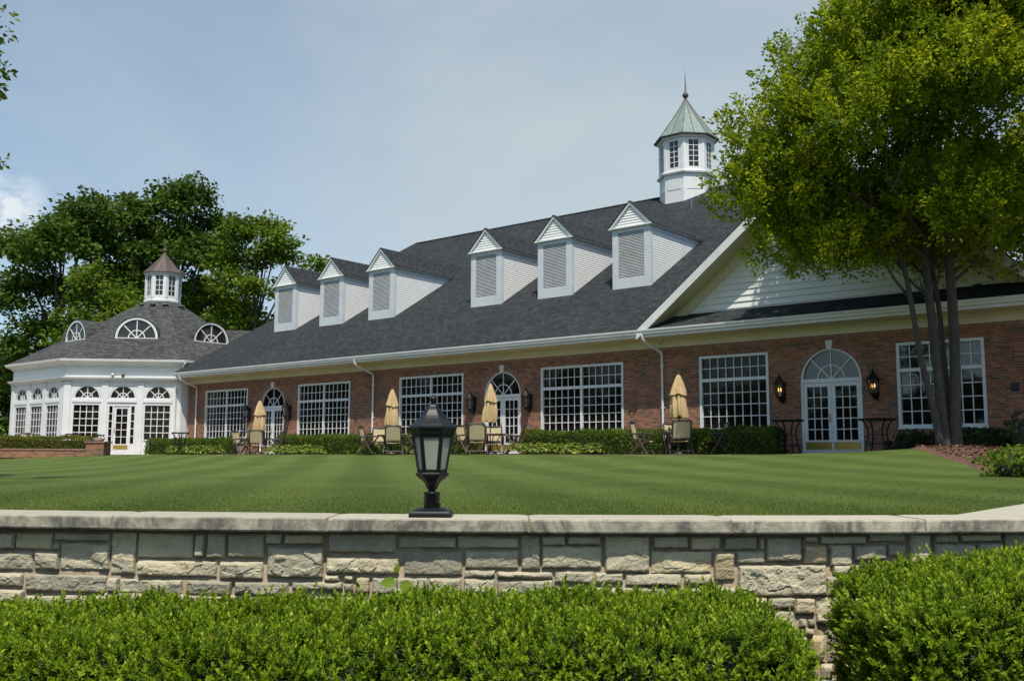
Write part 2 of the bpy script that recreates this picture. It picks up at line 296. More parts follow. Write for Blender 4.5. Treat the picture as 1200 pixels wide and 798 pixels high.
def lawn_mat():
    m, t, b = mat('mown_grass'); l = t.links.new; tc = t.nodes.new('ShaderNodeTexCoord')
    n = N(t, 'ShaderNodeTexNoise', Scale=0.5, Detail=5.0); l(tc.outputs['Object'], n.inputs['Vector'])
    n2 = N(t, 'ShaderNodeTexNoise', Scale=45.0, Detail=4.0, Roughness=0.75); l(tc.outputs['Object'], n2.inputs['Vector'])
    # mowing stripes: blades bent one way, then the other
    mpn = t.nodes.new('ShaderNodeMapping'); mpn.inputs['Rotation'].default_value = (0, 0, math.radians(-47.6)); l(tc.outputs['Object'], mpn.inputs[0])
    wv = N(t, 'ShaderNodeTexWave', Scale=0.175, Distortion=0.9, Detail=2.0); wv.inputs['Detail Scale'].default_value = 0.6; l(mpn.outputs[0], wv.inputs['Vector'])
    wr = N(t, 'ShaderNodeMapRange'); wr.inputs['From Min'].default_value = 0.2; wr.inputs['From Max'].default_value = 0.8; l(wv.outputs['Fac'], wr.inputs['Value'])
    a1 = N(t, 'ShaderNodeMath', operation='MULTIPLY_ADD'); l(wr.outputs[0], a1.inputs[0]); a1.inputs[1].default_value = 0.15; nh = N(t, 'ShaderNodeMath', operation='MULTIPLY'); nh.inputs[1].default_value = 0.42; l(n.outputs['Fac'], nh.inputs[0]); l(nh.outputs[0], a1.inputs[2])
    n4 = N(t, 'ShaderNodeTexNoise', Scale=5.0, Detail=5.0, Roughness=0.7); l(tc.outputs['Object'], n4.inputs['Vector']); a2 = N(t, 'ShaderNodeMath', operation='MULTIPLY_ADD'); mxn = t.nodes.new('ShaderNodeMixRGB'); mxn.inputs[0].default_value = 0.45; l(n2.outputs['Fac'], mxn.inputs[1]); l(n4.outputs['Fac'], mxn.inputs[2]); l(mxn.outputs[0], a2.inputs[0]); a2.inputs[1].default_value = 0.8; l(a1.outputs[0], a2.inputs[2])
    r = ramp(t, [(0.44, (0.040, 0.070, 0.012)), (0.70, (0.080, 0.116, 0.024)), (0.98, (0.125, 0.160, 0.042))]); l(a2.outputs[0], r.inputs[0])
    l(r.outputs[0], b.inputs['Base Color']); b.inputs['Roughness'].default_value = 0.85; b.inputs['Specular IOR Level'].default_value = 0.15
    bp = N(t, 'ShaderNodeBump', Strength=0.8, Distance=0.03); l(n2.outputs['Fac'], bp.inputs['Height']); l(bp.outputs[0], b.inputs['Normal'])
    return m
M['lawn'] = lawn_mat()
M['blade'] = leaf_mat('grass_blade', [(0, (0.038, 0.072, 0.010)), (0.5, (0.092, 0.134, 0.020)), (0.93, (0.170, 0.200, 0.042)), (1, (0.22, 0.21, 0.10))], 0.4)
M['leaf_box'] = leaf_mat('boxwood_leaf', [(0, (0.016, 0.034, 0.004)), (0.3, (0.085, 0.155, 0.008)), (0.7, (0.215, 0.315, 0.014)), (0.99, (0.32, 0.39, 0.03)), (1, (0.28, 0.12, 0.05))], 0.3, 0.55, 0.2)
M['leaf_hedge'] = leaf_mat('hedge_leaf', [(0, (0.03, 0.058, 0.007)), (0.5, (0.075, 0.125, 0.012)), (1, (0.15, 0.20, 0.02))], 0.25)
M['leaf_gold'] = leaf_mat('pale_hedge_leaf', [(0, (0.07, 0.085, 0.010)), (0.5, (0.13, 0.145, 0.016)), (1, (0.24, 0.23, 0.03))], 0.3)
M['leaf_near'] = leaf_mat('honey_green_leaf', [(0, (0.045, 0.09, 0.005)), (0.4, (0.135, 0.205, 0.008)), (0.72, (0.27, 0.335, 0.011)), (1, (0.42, 0.42, 0.025))], 0.48)
M['leaf_far'] = leaf_mat('dark_oak_leaf', [(0, (0.028, 0.060, 0.009)), (0.6, (0.066, 0.120, 0.014)), (1, (0.12, 0.19, 0.022))], 0.25)
M['leaf_bright'] = leaf_mat('bright_leaf', [(0, (0.045, 0.09, 0.008)), (0.6, (0.10, 0.165, 0.012)), (1, (0.18, 0.24, 0.022))], 0.35)
M['leaf_hosta'] = leaf_mat('hosta_leaf', [(0, (0.09, 0.16, 0.02)), (0.6, (0.19, 0.26, 0.04)), (1, (0.36, 0.38, 0.13))], 0.3)
M['leaf_dark'] = leaf_mat('yew_leaf', [(0, (0.012, 0.03, 0.009)), (1, (0.035, 0.065, 0.016))], 0.15)

# ------------------------------------------------------------------ foliage meshes
def leafmesh(name, cen, ax, nrm, size, m, parent=None, aspect=0.5, rnd=None, fold=0.15):
    """one bent leaf per row of cen: ax = leaf direction, nrm = leaf normal, size = length"""
    n = len(cen); size = np.broadcast_to(size, (n,))[:, None]
    ax = ax/np.linalg.norm(ax, axis=1, keepdims=True); sd = np.cross(nrm, ax); sd /= np.maximum(np.linalg.norm(sd, axis=1, keepdims=True), 1e-6)
    up = np.cross(ax, sd)
    w2 = size*aspect*0.5
    a = cen; b = cen+ax*size*0.45+sd*w2+up*w2*fold*2; c = cen+ax*size; d = cen+ax*size*0.45-sd*w2+up*w2*fold*2
    v = np.stack([a, b, c, d], 1).reshape(-1, 3).astype(np.float32)
    me = bpy.data.meshes.new(name); me.vertices.add(4*n); me.vertices.foreach_set('co', v.ravel())
    me.loops.add(4*n); me.loops.foreach_set('vertex_index', np.arange(4*n, dtype=np.int32))
    me.polygons.add(n); me.polygons.foreach_set('loop_start', np.arange(0, 4*n, 4, dtype=np.int32))
    try: me.polygons.foreach_set('loop_total', np.full(n, 4, np.int32))
    except Exception: pass
    me.update(calc_edges=True); me.validate()
    at = me.attributes.new('rnd', 'FLOAT', 'POINT'); rr = RNG.random(n) if rnd is None else rnd
    at.data.foreach_set('value', np.repeat(rr, 4).astype(np.float32))
    me.materials.append(m); o = bpy.data.objects.new(name, me); C.objects.link(o)
    if parent: o.parent = parent
    return o
def unit(n):
    v = RNG.normal(size=(n, 3)); return v/np.linalg.norm(v, axis=1, keepdims=True)
def crown(name, lobes, per, leaf_per, csize, lsize, m, parent, flat=0.55, tone=0.35, upb=0.45, shoot=0.0):
    """lobes: [(centre, (rx,ry,rz))]; clumps of leaves spread over each lobe's shell"""
    cs = []; tn = []
    for c, r in lobes:
        k = int(per*(np.prod(r)**(1/3))**2)+1
        d = unit(k); d[:, 2] = np.where(d[:, 2] < -0.5, -d[:, 2], d[:, 2])
        rad = 1-RNG.random(k)**1.6*0.5
        cs.append(np.array(c)+d*rad[:, None]*np.array(r)); tn.append(np.clip(0.5+RNG.normal(size=k)*0.22+(RNG.random()-0.5)*0.25, 0, 1))
    cs = np.concatenate(cs); tn = np.concatenate(tn); k = len(cs)
    sz = csize*(0.55+0.8*RNG.random(k))
    p = np.repeat(cs, leaf_per, 0); s = np.repeat(sz, leaf_per)[:, None]
    off = unit(len(p))*(RNG.random(len(p))**0.5)[:, None]; off[:, 2] *= flat
    tilt = np.repeat(RNG.normal(size=(k, 2))*0.3, leaf_per, 0); off[:, 2] += off[:, 0]*tilt[:, 0]+off[:, 1]*tilt[:, 1]
    if shoot:   # sprays growing outwards and up
        cc = np.concatenate([np.tile(np.array(c), (int(per*(np.prod(r)**(1/3))**2)+1, 1)) for c, r in lobes])
        dr = cs-cc; dr /= np.maximum(np.linalg.norm(dr, axis=1, keepdims=True), 1e-6); dr = dr*0.8+RNG.normal(size=dr.shape)*0.35; dr[:, 2] = np.abs(dr[:, 2])*0.7+0.55; dr /= np.linalg.norm(dr, axis=1, keepdims=True)
        tt = RNG.random(len(p))[:, None]*2-0.6
        off = off*(0.62-0.22*tt)+np.repeat(dr, leaf_per, 0)*tt*shoot
    p = p+off*s
    ax = off*np.array([1, 1, 0.4])+unit(len(p))*0.5; ax[:, 2] -= 0.15
    nr = unit(len(p))*0.75+off*np.array([0.5, 0.5, 0.2]); nr[:, 2] += upb
    rn = np.clip(np.repeat(tn, leaf_per)*(1-tone)+RNG.random(len(p))*tone, 0, 1)
    return leafmesh(name, p, ax, nr, lsize*(0.6+0.7*RNG.random(len(p))), m, parent, 0.62, rn)

# ------------------------------------------------------------------ ground
def wall_d(a): return 5.533+0.001*a+0.028*a*a     # distance of the stone wall's coping front, at a metres to the right
def smooth(x, a, b):
    t = min(1, max(0, (x-a)/(b-a))); return t*t*(3-2*t)
def lawn_h(X, Y):
    pts = [(-60, -0.42), (3, -0.40), (9, -0.36), (15, -0.27), (19.5, -0.15), (23, 0.07), (25.4, 0.175), (27, 0.186), (80, 0.186)]
    for (y0, z0), (y1, z1) in zip(pts, pts[1:]):
        if Y <= y1: z = z0+(z1-z0)*(Y-y0)/(y1-y0); break
    else: z = 0.2
    z += 0.20*math.exp(-((X+7.9)**2+(Y-28.2)**2)/7.0)
    return z
def grid_obj(name, us, vs, fn, m, **kw):
    b = MB(); V = [fn(u, v) for v in vs for u in us]; nu = len(us)
    F = [(j*nu+i, j*nu+i+1, (j+1)*nu+i+1, (j+1)*nu+i) for j in range(len(vs)-1) for i in range(nu-1)]
    b.add(V, F, True); o = b.build(name, m); tag(o, **kw); return o
# low outer ground reaching the horizon
g = MB().box(-1500, 1500, -1500, 1500, -2.6, -1.6).build('ground', M['soil']); tag(g, kind='structure')
us = list(np.linspace(-70, 34, 66)); 
def lawn_pt(u, v):   # u = metres right, v = 0 at the wall .. 1 far
    d0 = wall_d(max(-9, min(9, u)))+0.40
    d = d0+(140-d0)*v; p = W(u*(1+0.6*v), d); return (p.x, p.y, lawn_h(p.x, p.y))
lw = grid_obj('lawn', us, [0, .004, .008, .015, .025, .035, .05, .065, .08, .095, .11, .12, .13, .14, .15, .16, .17, .18, .19, .2, .21, .22, .24, .26, .28, .3, .33, .36, .4, .45, .5, .6, .8, 1], lawn_pt, M['lawn'], kind='structure')
# real blades on the part nearest the camera
nb = 360000
a = RNG.uniform(-4.6, 4.6, nb); q = RNG.random(nb)**2.0; dd = 5.533+0.028*a*a+0.42+q*21; a = a*(1+q*2.9)
px = a*math.cos(YAW)-dd*math.sin(YAW); py = a*math.sin(YAW)+dd*math.cos(YAW)
pz = np.interp(py, [-60, 3, 9, 15, 19.5, 23], [-0.42, -0.40, -0.36, -0.27, -0.15, 0.06])
cen = np.stack([px, py, pz-0.004], 1); ax = unit(nb)*0.55; ax[:, 2] = 0.55
gb = leafmesh('grass_blades', cen, ax, unit(nb), (0.012+0.014*RNG.random(nb))*(1.05-q*0.65), M['blade'], None, 0.22, np.clip(RNG.random(nb)*0.72+0.14+0.10*np.sin((px*math.cos(math.radians(-47.6))-py*math.sin(math.radians(-47.6)))*3.5-1.571), 0, 1)); tag(gb, 'short green mown grass blades over the lawn behind the stone wall', 'grass', kind='stuff')
# patio
pt = MB(); pt.box(-49.5, -5.6, 26.6, 31.38, 0.05, 0.191); o = pt.build('patio', M['paver']); tag(o, kind='structure')
o = MB().box(-66, -49.6, 20.5, 32, 0.05, 0.196).build('pavilion_terrace', M['paver']); tag(o, kind='structure')
# mulch bed round the tree
mb = MB(); cx, cy = W(12.15, 24.0).x, W(12.15, 24.0).y
out = [(10.9, 27.6), (10.2, 24.6), (9.5, 22), (8.7, 19), (7.8, 16.5), (8.2, 15.1), (10, 14.6), (14, 15.2), (17.5, 19), (18, 25), (15, 29), (12, 29)]
pts = []
for k in range(12):
    p0, p1, p2, p3 = [np.array(out[(k+j-1) % 12]) for j in range(4)]
    for s_ in (0, .25, .5, .75):
        q_ = 0.5*((2*p1)+(p2-p0)*s_+(2*p0-5*p1+4*p2-p3)*s_**2+(-p0+3*p1-3*p2+p3)*s_**3); q_ = q_+RNG.normal(size=2)*0.04; pts.append(W(q_[0], q_[1]))
ctr = W(13.0, 21.5)
rings = []
for fr in (0, .25, .5, .75, .93, 1.0):
    rings.append([(ctr.x+(p.x-ctr.x)*fr, ctr.y+(p.y-ctr.y)*fr, lawn_h(ctr.x+(p.x-ctr.x)*fr, ctr.y+(p.y-ctr.y)*fr)+(0.05 if fr < .95 else -0.02)) for p in pts])
V = [v for rg in rings for v in rg]; F = [(i*48+k, i*48+(k+1) % 48, (i+1)*48+(k+1) % 48, (i+1)*48+k) for i in range(5) for k in range(48)]
mb.add(V, F, True); o = mb.build('mulch_bed', M['mulch']); tag(o, kind='structure')
nb = 9000; an = RNG.random(nb)*2*math.pi; rr = RNG.random(nb)**0.5*0.94
ii = (an/(2*math.pi)*48).astype(int) % 48; P = np.array([(p.x, p.y) for p in pts])[ii]; P = np.array([ctr.x, ctr.y])+(P-np.array([ctr.x, ctr.y]))*rr[:, None]
cz = np.array([lawn_h(x, y) for x, y in P])+0.055
ax = unit(nb); ax[:, 2] *= 0.25; nr = unit(nb)*0.4; nr[:, 2] += 1
M['chip'] = leaf_mat('bark_chip', [(0, (0.05, 0.025, 0.016)), (0.6, (0.16, 0.075, 0.045)), (1, (0.34, 0.20, 0.14))], 0.0, 0.9, 0.2)
o = leafmesh('bark_chips', np.concatenate([P, cz[:, None]], 1), ax, nr, 0.05+0.06*RNG.random(nb), M['chip'], None, 0.45); tag(o, 'reddish bark chips scattered over the bed under the big tree', 'mulch', kind='stuff')

# ------------------------------------------------------------------ frames, openings, windows
class Fr:
    """wall frame: t along the wall, o outwards, z up"""
    def __init__(s, p0, e, n): s.p = Vector((*p0, 0)); s.e = Vector((*e, 0)).normalized(); s.n = Vector((*n, 0)).normalized()
    def __call__(s, v): return s.p+s.e*v[0]+s.n*v[1]+Vector((0, 0, v[2]))
    def pt(s, t, o, z): return s((t, o, z))
def arc(tc, z0, r, n=20, a0=0.0, a1=math.pi): return [(tc+r*math.cos(a0+(a1-a0)*k/n), z0+r*math.sin(a0+(a1-a0)*k/n)) for k in range(n+1)]
def wall_openings(b, F, t0, t1, z0, z1, ops, depth=0.12):
    """front face at o=0 with holes. ops: (ta, tb, za, zb, arched)"""
    ts = sorted({t0, t1, *[x for o in ops for x in o[:2]]}); zs = {z0, z1}
    for o in ops:
        zs |= {o[2], o[3]}
        if o[4]: zs.add(o[3]+(o[1]-o[0])/2)
    zs = sorted(z for z in zs if z0 <= z <= z1)
    for i in range(len(ts)-1):
        for j in range(len(zs)-1):
            tm, zm = (ts[i]+ts[i+1])/2, (zs[j]+zs[j+1])/2; hit = False
            for o in ops:
                top = o[3]+((o[1]-o[0])/2 if o[4] else 0)
                if o[0] < tm < o[1] and o[2] < zm < top: hit = True
            if not hit: b.poly([F.pt(ts[i], 0, zs[j]), F.pt(ts[i+1], 0, zs[j]), F.pt(ts[i+1], 0, zs[j+1]), F.pt(ts[i], 0, zs[j+1])])
    for o in ops:
        ta, tb, za, zb, ar = o
        out = [(ta, za), (tb, za), (tb, zb)]
        if ar:
            r = (tb-ta)/2; tc = (ta+tb)/2; A = arc(tc, zb, r)
            for k in range(10):
                b.poly([F.pt(tb, 0, zb+r), F.pt(A[k+1][0], 0, A[k+1][1]), F.pt(A[k][0], 0, A[k][1])])
                b.poly([F.pt(ta, 0, zb+r), F.pt(A[20-k][0], 0, A[20-k][1]), F.pt(A[19-k][0], 0, A[19-k][1])])
            out += A[1:]
        else: out += [(ta, zb)]
        n = len(out)
        for k in range(n):
            p, q_ = out[k], out[(k+1) % n]
            b.poly([F.pt(p[0], 0, p[1]), F.pt(q_[0], 0, q_[1]), F.pt(q_[0], -depth, q_[1]), F.pt(p[0], -depth, p[1])])
def bars(b, F, ta, tb, za, zb, nc, nr, w=0.03, o0=-0.07, o1=-0.045):
    for i in range(1, nc):
        t = ta+(tb-ta)*i/nc; b.box(t-w/2, t+w/2, o0, o1, za, zb, F)
    for j in range(1, nr):
        z = za+(zb-za)*j/nr; b.box(ta, tb, o0-0.002, o1-0.002, z-w/2, z+w/2, F)
def ring(b, F, tc, z0, r0, r1, o0, o1, n=24, a0=0.0, a1=math.pi):
    A = arc(tc, z0, r0, n, a0, a1); B = arc(tc, z0, r1, n, a0, a1)
    for k in range(n):
        vs = [F.pt(p[0], o, p[1]) for o in (o0, o1) for p in (A[k], A[k+1], B[k+1], B[k])]
        b.add(vs, [(0, 1, 2, 3), (7, 6, 5, 4), (0, 4, 5, 1), (2, 6, 7, 3)]+([(0, 3, 7, 4)] if k == 0 else [])+([(1, 5, 6, 2)] if k == n-1 else []))
def spoke(b, F, tc, z0, r0, r1, an, w, o0, o1):
    c, s = math.cos(an), math.sin(an)
    P = [(tc+c*r-s*k*w/2, z0+s*r+c*k*w/2) for r, k in ((r0, -1), (r1, -1), (r1, 1), (r0, 1))]
    vs = [F.pt(p[0], o, p[1]) for o in (o0, o1) for p in P]
    b.add(vs, [(0, 1, 2, 3), (7, 6, 5, 4), (0, 4, 5, 1), (2, 6, 7, 3), (1, 5, 6, 2), (0, 3, 7, 4)])
def fan(F, tc, z0, r, parent, glassm, name='fanlight', sill=0.06, inner=0.45, spokes=(45, 90, 135), w=0.035, fw=0.07, white='white', os=0.0):
    b = MB(); ring(b, F, tc, z0, r-fw, r, os-0.09, os+0.0)
    b.box(tc-r, tc+r, os-0.095, os+0.01, z0-sill, z0+0.02, F)
    ring(b, F, tc, z0, r*inner-w/2, r*inner+w/2, os-0.07, os-0.045, 16)
    for s in spokes: spoke(b, F, tc, z0, 0.02, r-fw+0.01, math.radians(s), w, os-0.072, os-0.047)
    p = b.build(name, M[white], parent)
    g_ = MB(); A = arc(tc, z0, r-0.02, 20); g_.poly([F.pt(x, os-0.085, z) for x, z in A]); g_.build('pane', glassm, p)
    return p
def window(F, ta, tb, za, zb, parent, glassm, cols, upper, lower, zt, mull=True, bar=0.028):
    """rectangular window: frame, transom bar at zt, muntins"""
    b = MB(); f = 0.09
    b.box(ta, ta+f, -0.10, 0.02, za, zb, F); b.box(tb-f, tb, -0.10, 0.02, za, zb, F)
    b.box(ta+f, tb-f, -0.10, 0.02, zb-f, zb, F); b.box(ta+f, tb-f, -0.10, 0.02, za, za+f, F)
    b.box(ta-0.03, tb+0.03, -0.05, 0.05, za-0.05, za-0.002, F)
    b.box(ta+f, tb-f, -0.098, 0.0, zt-0.055, zt+0.055, F)
    m_ = []; tm = (ta+tb)/2
    if mull:
        b.box(tm-0.05, tm+0.05, -0.096, -0.004, za+f, zb-f, F); m_ = [(ta+f, tm-0.05), (tm+0.05, tb-f)]; nc = cols//2
    else: m_ = [(ta+f, tb-f)]; nc = cols
    for x0, x1 in m_:
        bars(b, F, x0, x1, za+f, zt-0.055, nc, lower, bar); bars(b, F, x0, x1, zt+0.055, zb-f, nc, upper, bar)
    p = b.build('window', M['white'], parent)
    g_ = MB(); g_.poly([F.pt(ta+0.03, -0.085, za+0.03), F.pt(tb-0.03, -0.085, za+0.03), F.pt(tb-0.03, -0.085, zb-0.03), F.pt(ta+0.03, -0.085, zb-0.03)]); g_.build('pane', glassm, p)
    return p
def door_leaf(F, ta, tb, za, zb, parent, glassm, cols=3, rows=5, handle=None, kick=True, o=-0.03, kick_h=0.28, bar=0.028):
    b = MB(); st = 0.12; zk = za+kick_h+0.06
    b.box(ta, ta+st, o-0.05, o, za, zb, F); b.box(tb-st, tb, o-0.05, o, za, zb, F)
    b.box(ta+st, tb-st, o-0.05, o, zb-0.13, zb, F); b.box(ta+st, tb-st, o-0.05, o, za, zk, F)
    bars(b, F, ta+st, tb-st, zk, zb-0.13, cols, rows, bar, o-0.04, o-0.012)
    p = b.build('door', M['white'], parent)
    g_ = MB(); g_.poly([F.pt(ta+st-.01, o-0.045, zk-.01), F.pt(tb-st+.01, o-0.045, zk-.01), F.pt(tb-st+.01, o-0.045, zb-0.12), F.pt(ta+st-.01, o-0.045, zb-0.12)]); g_.build('pane', glassm, p)
    if kick: MB().box(ta+0.04, tb-0.04, o+0.001, o+0.006, za+0.03, za+kick_h, F).build('kick_plate', M['brass'], p)
    if handle:
        t = tb-0.06 if handle == 'R' else ta+0.06
        h = MB(); h.box(t-0.025, t+0.025, o+0.001, o+0.012, za+0.9, za+1.2, F); h.tube([F.pt(t, o+0.01, za+0.95), F.pt(t, o+0.06, za+0.97), F.pt(t, o+0.06, za+1.12), F.pt(t, o+0.01, za+1.14)], 0.01, 6); h.build('handle', M['brass'], p)
    return p

# ------------------------------------------------------------------ clubhouse
YW = 31.4; FL = 0.34
YG = 30.33; ZE = 4.66; SL = 0.601
def roof_z(Y): return ZE+(Y-YG)*SL
FA = Fr((0, YW), (1, 0), (0, -1))
CH = thing('clubhouse', 'long red brick clubhouse with dark shingle roof, six white louvred dormers and a front gable', 'building', (-28, YW, 0.2))
CH.location = (0, 0, 0)
WINS = [(-47.35, -43.55, 1), (-39.42, -35.57, 1), (-32.25, -28.36, 1), (-24.18, -20.28, 1), (-17.08, -14.46, 0), (-10.2, -7.64, 0)]
DRS = [(-41.45, 0.98), (-26.2, 0.98), (-12.32, 1.01)]
ops = [(a_, b_, 1.05, 3.68, False) for a_, b_, _ in WINS]+[(c-r, c+r, FL-0.02, 2.64, True) for c, r in DRS]
b = MB(); wall_openings(b, FA, -48.95, -5.9, 0.1, 4.16, ops)
b.poly([(-48.95, YW, 0.1), (-48.95, YW, 4.4), (-48.95, 61.8, 4.4), (-48.95, 61.8, 0.1)]); b.poly([(-5.9, YW, 0.1), (-5.9, 61.8, 0.1), (-5.9, 61.8, 4.4), (-5.9, YW, 4.4)]); b.poly([(-48.95, 61.8, 0.1), (-48.95, 61.8, 4.4), (-5.9, 61.8, 4.4), (-5.9, 61.8, 0.1)])
b.build('brick_wall', M['brick'], CH)
# arch rings and soldier course, a few mm proud of the wall
b = MB()
for c, r in DRS: ring(b, FA, c, 2.64, r+0.003, r+0.22, 0.002, 0.014)
b.box(-48.9, -5.9, 0.0025, 0.016, 3.93, 4.14, FA)
b.build('brick_arch', M['soldier'], CH)
for c, r in DRS:
    k = MB(); z = 2.64+r
    k.prism([FA.pt(c-0.08, 0.0, z-0.02), FA.pt(c+0.08, 0.0, z-0.02), FA.pt(c+0.12, 0.0, z+0.27), FA.pt(c-0.12, 0.0, z+0.27)], (0, -0.07, 0)); k.build('keystone', M['white'], CH)
for i, (a_, b_, big) in enumerate(WINS):
    window(FA, a_, b_, 1.05, 3.68, CH, M['glass_sky'] if i == 5 else M['glass'], 12 if big else 8, 2, 5 if big else 4, 2.82, bool(big))
for i, (c, r) in enumerate(DRS):
    gm = M['glass_sky'] if i == 2 else M['glass']
    fan(FA, c, 2.66, r, CH, gm, os=-0.01, sill=0.1)
    b = MB(); b.box(c-r, c-r+0.06, -0.10, 0.01, FL, 2.56, FA); b.box(c+r-0.06, c+r, -0.10, 0.01, FL, 2.56, FA); b.box(c-r, c+r, -0.115, 0.05, FL-0.08, FL-0.001, FA); b.build('door_frame', M['white'], CH)
    door_leaf(FA, c-r+0.062, c-0.004, FL+0.01, 2.555, CH, M['glass'], 3, 5, 'R'); door_leaf(FA, c+0.004, c+r-0.062, FL+0.01, 2.555, CH, M['glass'], 3, 5)
# eave: frieze, soffit, fascia, gutter
b = MB(); b.box(-48.95, -5.9, 0.02, 0.06, 4.165, 4.395, FA); b.box(-48.95, -5.9, 0.062, 0.10, 4.30, 4.395, FA); b.box(-48.95, -5.9, 0.0, 0.075, 4.10, 4.163, FA)
b.build('frieze', M['bounce_trim'], CH)
b = MB(); b.box(-48.75, -5.0, YG+0.11, YW+0.05, 4.40, 4.43); b.build('soffit', M['bounce_trim'], CH)
b = MB(); b.box(-48.8, -5.0, YG+0.07, YG+0.105, 4.40, 4.66); b.build('fascia', M['white'], CH)
prof = [(0.065, 4.50), (0.0, 4.50), (-0.012, 4.53), (-0.01, 4.57), (-0.045, 4.62), (-0.05, 4.675), (-0.03, 4.675), (-0.03, 4.63), (0.06, 4.63), (0.065, 4.50)][:-1]
b = MB(); b.prism([(-48.85, YG+y, z) for y, z in prof], (43.9, 0, 0)); b.build('gutter', M['white'], CH)
for x in (-48.1, -33.9, -18.55):
    b = MB(); s = 0.045
    b.tube([(x-0.25, YG+0.02, 4.52), (x-0.24, YG+0.02, 4.36), (x-0.20, YG+0.14, 4.24), (x, YW-0.14, 3.92), (x, YW-0.09, 3.75), (x, YW-0.09, 0.3)], [s, s, s, s, s, s], 8); 
    b.box(x-0.07, x+0.07, YW-0.1, YW-0.001, 3.4, 3.44); b.box(x-0.07, x+0.07, YW-0.1, YW-0.001, 1.9, 1.94)
    b.build('downspout', M['white'], CH)
# main roof (hip both ends), a closed shell
RL, RR, RY, RZ = -46.5, -23.03, 46.6, 14.44
RZ = roof_z(RY)
e0, e1 = (-48.8, YG, ZE), (-6.75, YG, ZE); k0, k1 = (-48.8, 62.87, ZE), (-6.75, 62.87, ZE); r0, r1 = (RL, RY, RZ), (RR, RY, RZ)
b = MB(); T = Vector((0, 0, -0.06))
top = [e0, e1, r1, r0, k0, k1]
b.add(top+[tuple(Vector(v)+T) for v in top], [(0, 1, 2, 3), (1, 5, 2), (5, 4, 3, 2), (4, 0, 3), (6, 7, 1, 0), (7, 11, 5, 1), (11, 10, 4, 5), (10, 6, 0, 4), (6, 10, 11, 7)])
b.build('roof', M['shingle'], CH)
# ridge and hip caps
b = MB()
def capline(p, q_, w_=0.14, h=0.03):
    p, q_ = Vector(p), Vector(q_); d = (q_-p).normalized(); s = Vector((d.y, -d.x, 0)).normalized(); n = s.cross(d).normalized()
    if n.z < 0: n = -n
    vs = []
    for c in (p, q_): vs += [c+s*w_-n*0.06+Vector((0, 0, h)), c+n*h+Vector((0, 0, h)), c-s*w_-n*0.06+Vector((0, 0, h))]
    b.add(vs, [(0, 1, 4, 3), (1, 2, 5, 4)])
capline(r0, r1); capline(r1, e1); capline(e0, r0)
b.build('ridge_cap', M['shingle'], CH)
# front gable
GX0, GX1, GZ = -19.05, -5.15, 4.64; GA = (GX0+GX1)/2; GS = 0.785; GT = GZ+(GA-GX0)*GS
def gz(X): return GZ+(X-GX0)*GS if X < GA else GZ+(GX1-X)*GS
YR = 30.30
b = MB(); t_ = 0.05
vs = [(GX0, YR, GZ), (GA, YR, GT), (GX1, YR, GZ), (GX0, 31.5, GZ), (GA, 41.5, GT), (GX1, 41.5, GZ)]
b.add([(GX0, YR, GZ+.03), (GA, YR, GT+.03), (GA, 39.6, GT+.03), (GX0, YR+.1, GZ+.03)], [(0, 3, 2, 1)])
b.add([(GA, YR, GT+.03), (GX1, YR, GZ+.03), (GX1, 41.5, GZ+.03), (GA, 41.5, GT+.03)], [(0, 1, 2, 3)])
b.build('gable_roof', M['shingle'], CH)
# rake boards
def rake(side, drop0, drop1, y0, y1, name, m_, x_in=0.0):
    s = 1 if side < 0 else -1; xa = (GX0 if side < 0 else GX1)+s*x_in; xb = GA
    za = gz(xa); bb = MB()
    P = [(xa, za-drop0), (xb, GT-drop0), (xb, GT-drop1), (xa, za-drop1)]
    vs = [(x, y, z) for y in (y0, y1) for x, z in P]
    bb.add(vs, [(0, 1, 2, 3), (7, 6, 5, 4), (0, 4, 5, 1), (2, 6, 7, 3), (1, 5, 6, 2), (0, 3, 7, 4)]); return bb.build(name, m_, CH)
for s in (-1, 1):
    rake(s, 0.0, 0.34, YR+0.012, YR+0.05, 'rake_board', M['white'], 0.03)
    rake(s, 0.30, 0.33, YR+0.052, 31.25, 'rake_soffit', M['bounce_trim'], 0.10)
    rake(s, 0.332, 0.75, 31.18, 31.245, 'rake_frieze', M['bounce_trim'], 0.4)
# siding in the gable: real clapboards
b = MB(); zb0 = 5.05; cz_ = zb0; h = 0.215; YS = 31.25
while cz_ < GT-0.45:
    z0_, z1_ = cz_, min(cz_+h, GT-0.42)
    xl0 = GX0+(z0_-GZ+0.35)/GS; xl1 = GX0+(z1_-GZ+0.35)/GS; xr0 = 2*GA-xl0; xr1 = 2*GA-xl1
    b.add([(xl0, YS-0.038, z0_), (xr0, YS-0.038, z0_), (xr1, YS, z1_), (xl1, YS, z1_), (xl0, YS, z0_), (xr0, YS, z0_)], [(0, 1, 2, 3), (4, 5, 1, 0)]); cz_ += h
b.build('gable_siding', M['siding'], CH)
b = MB(); b.box(GX0+0.4, GX1-0.4, 31.30, 31.38, 4.5, 5.1); b.add([(GX0+.4, 31.3, 5.0), (GX1-.4, 31.3, 5.0), (GA, 31.3, GT-.4)], [(0, 1, 2)]); b.build('gable_backing', M['white'], CH)
# pent roof at the foot of the gable (same slope as the main roof), continues right of the hip corner
b = MB(); b.add([(GX0, YG, ZE+0.006), (-4.95, YG, ZE+0.006), (-4.95, 31.3, roof_z(31.3)+.006), (GX0, 31.3, roof_z(31.3)+.006)], [(0, 1, 2, 3)])
b.build('pent_roof', M['shingle'], CH)
# vents on the roof
b = MB(); b.tube([(-24.0, 43.6, roof_z(43.6)-.1), (-24.0, 43.6, roof_z(43.6)+0.55)], 0.06, 8); b.build('vent_pipe', M['pipe'], CH)

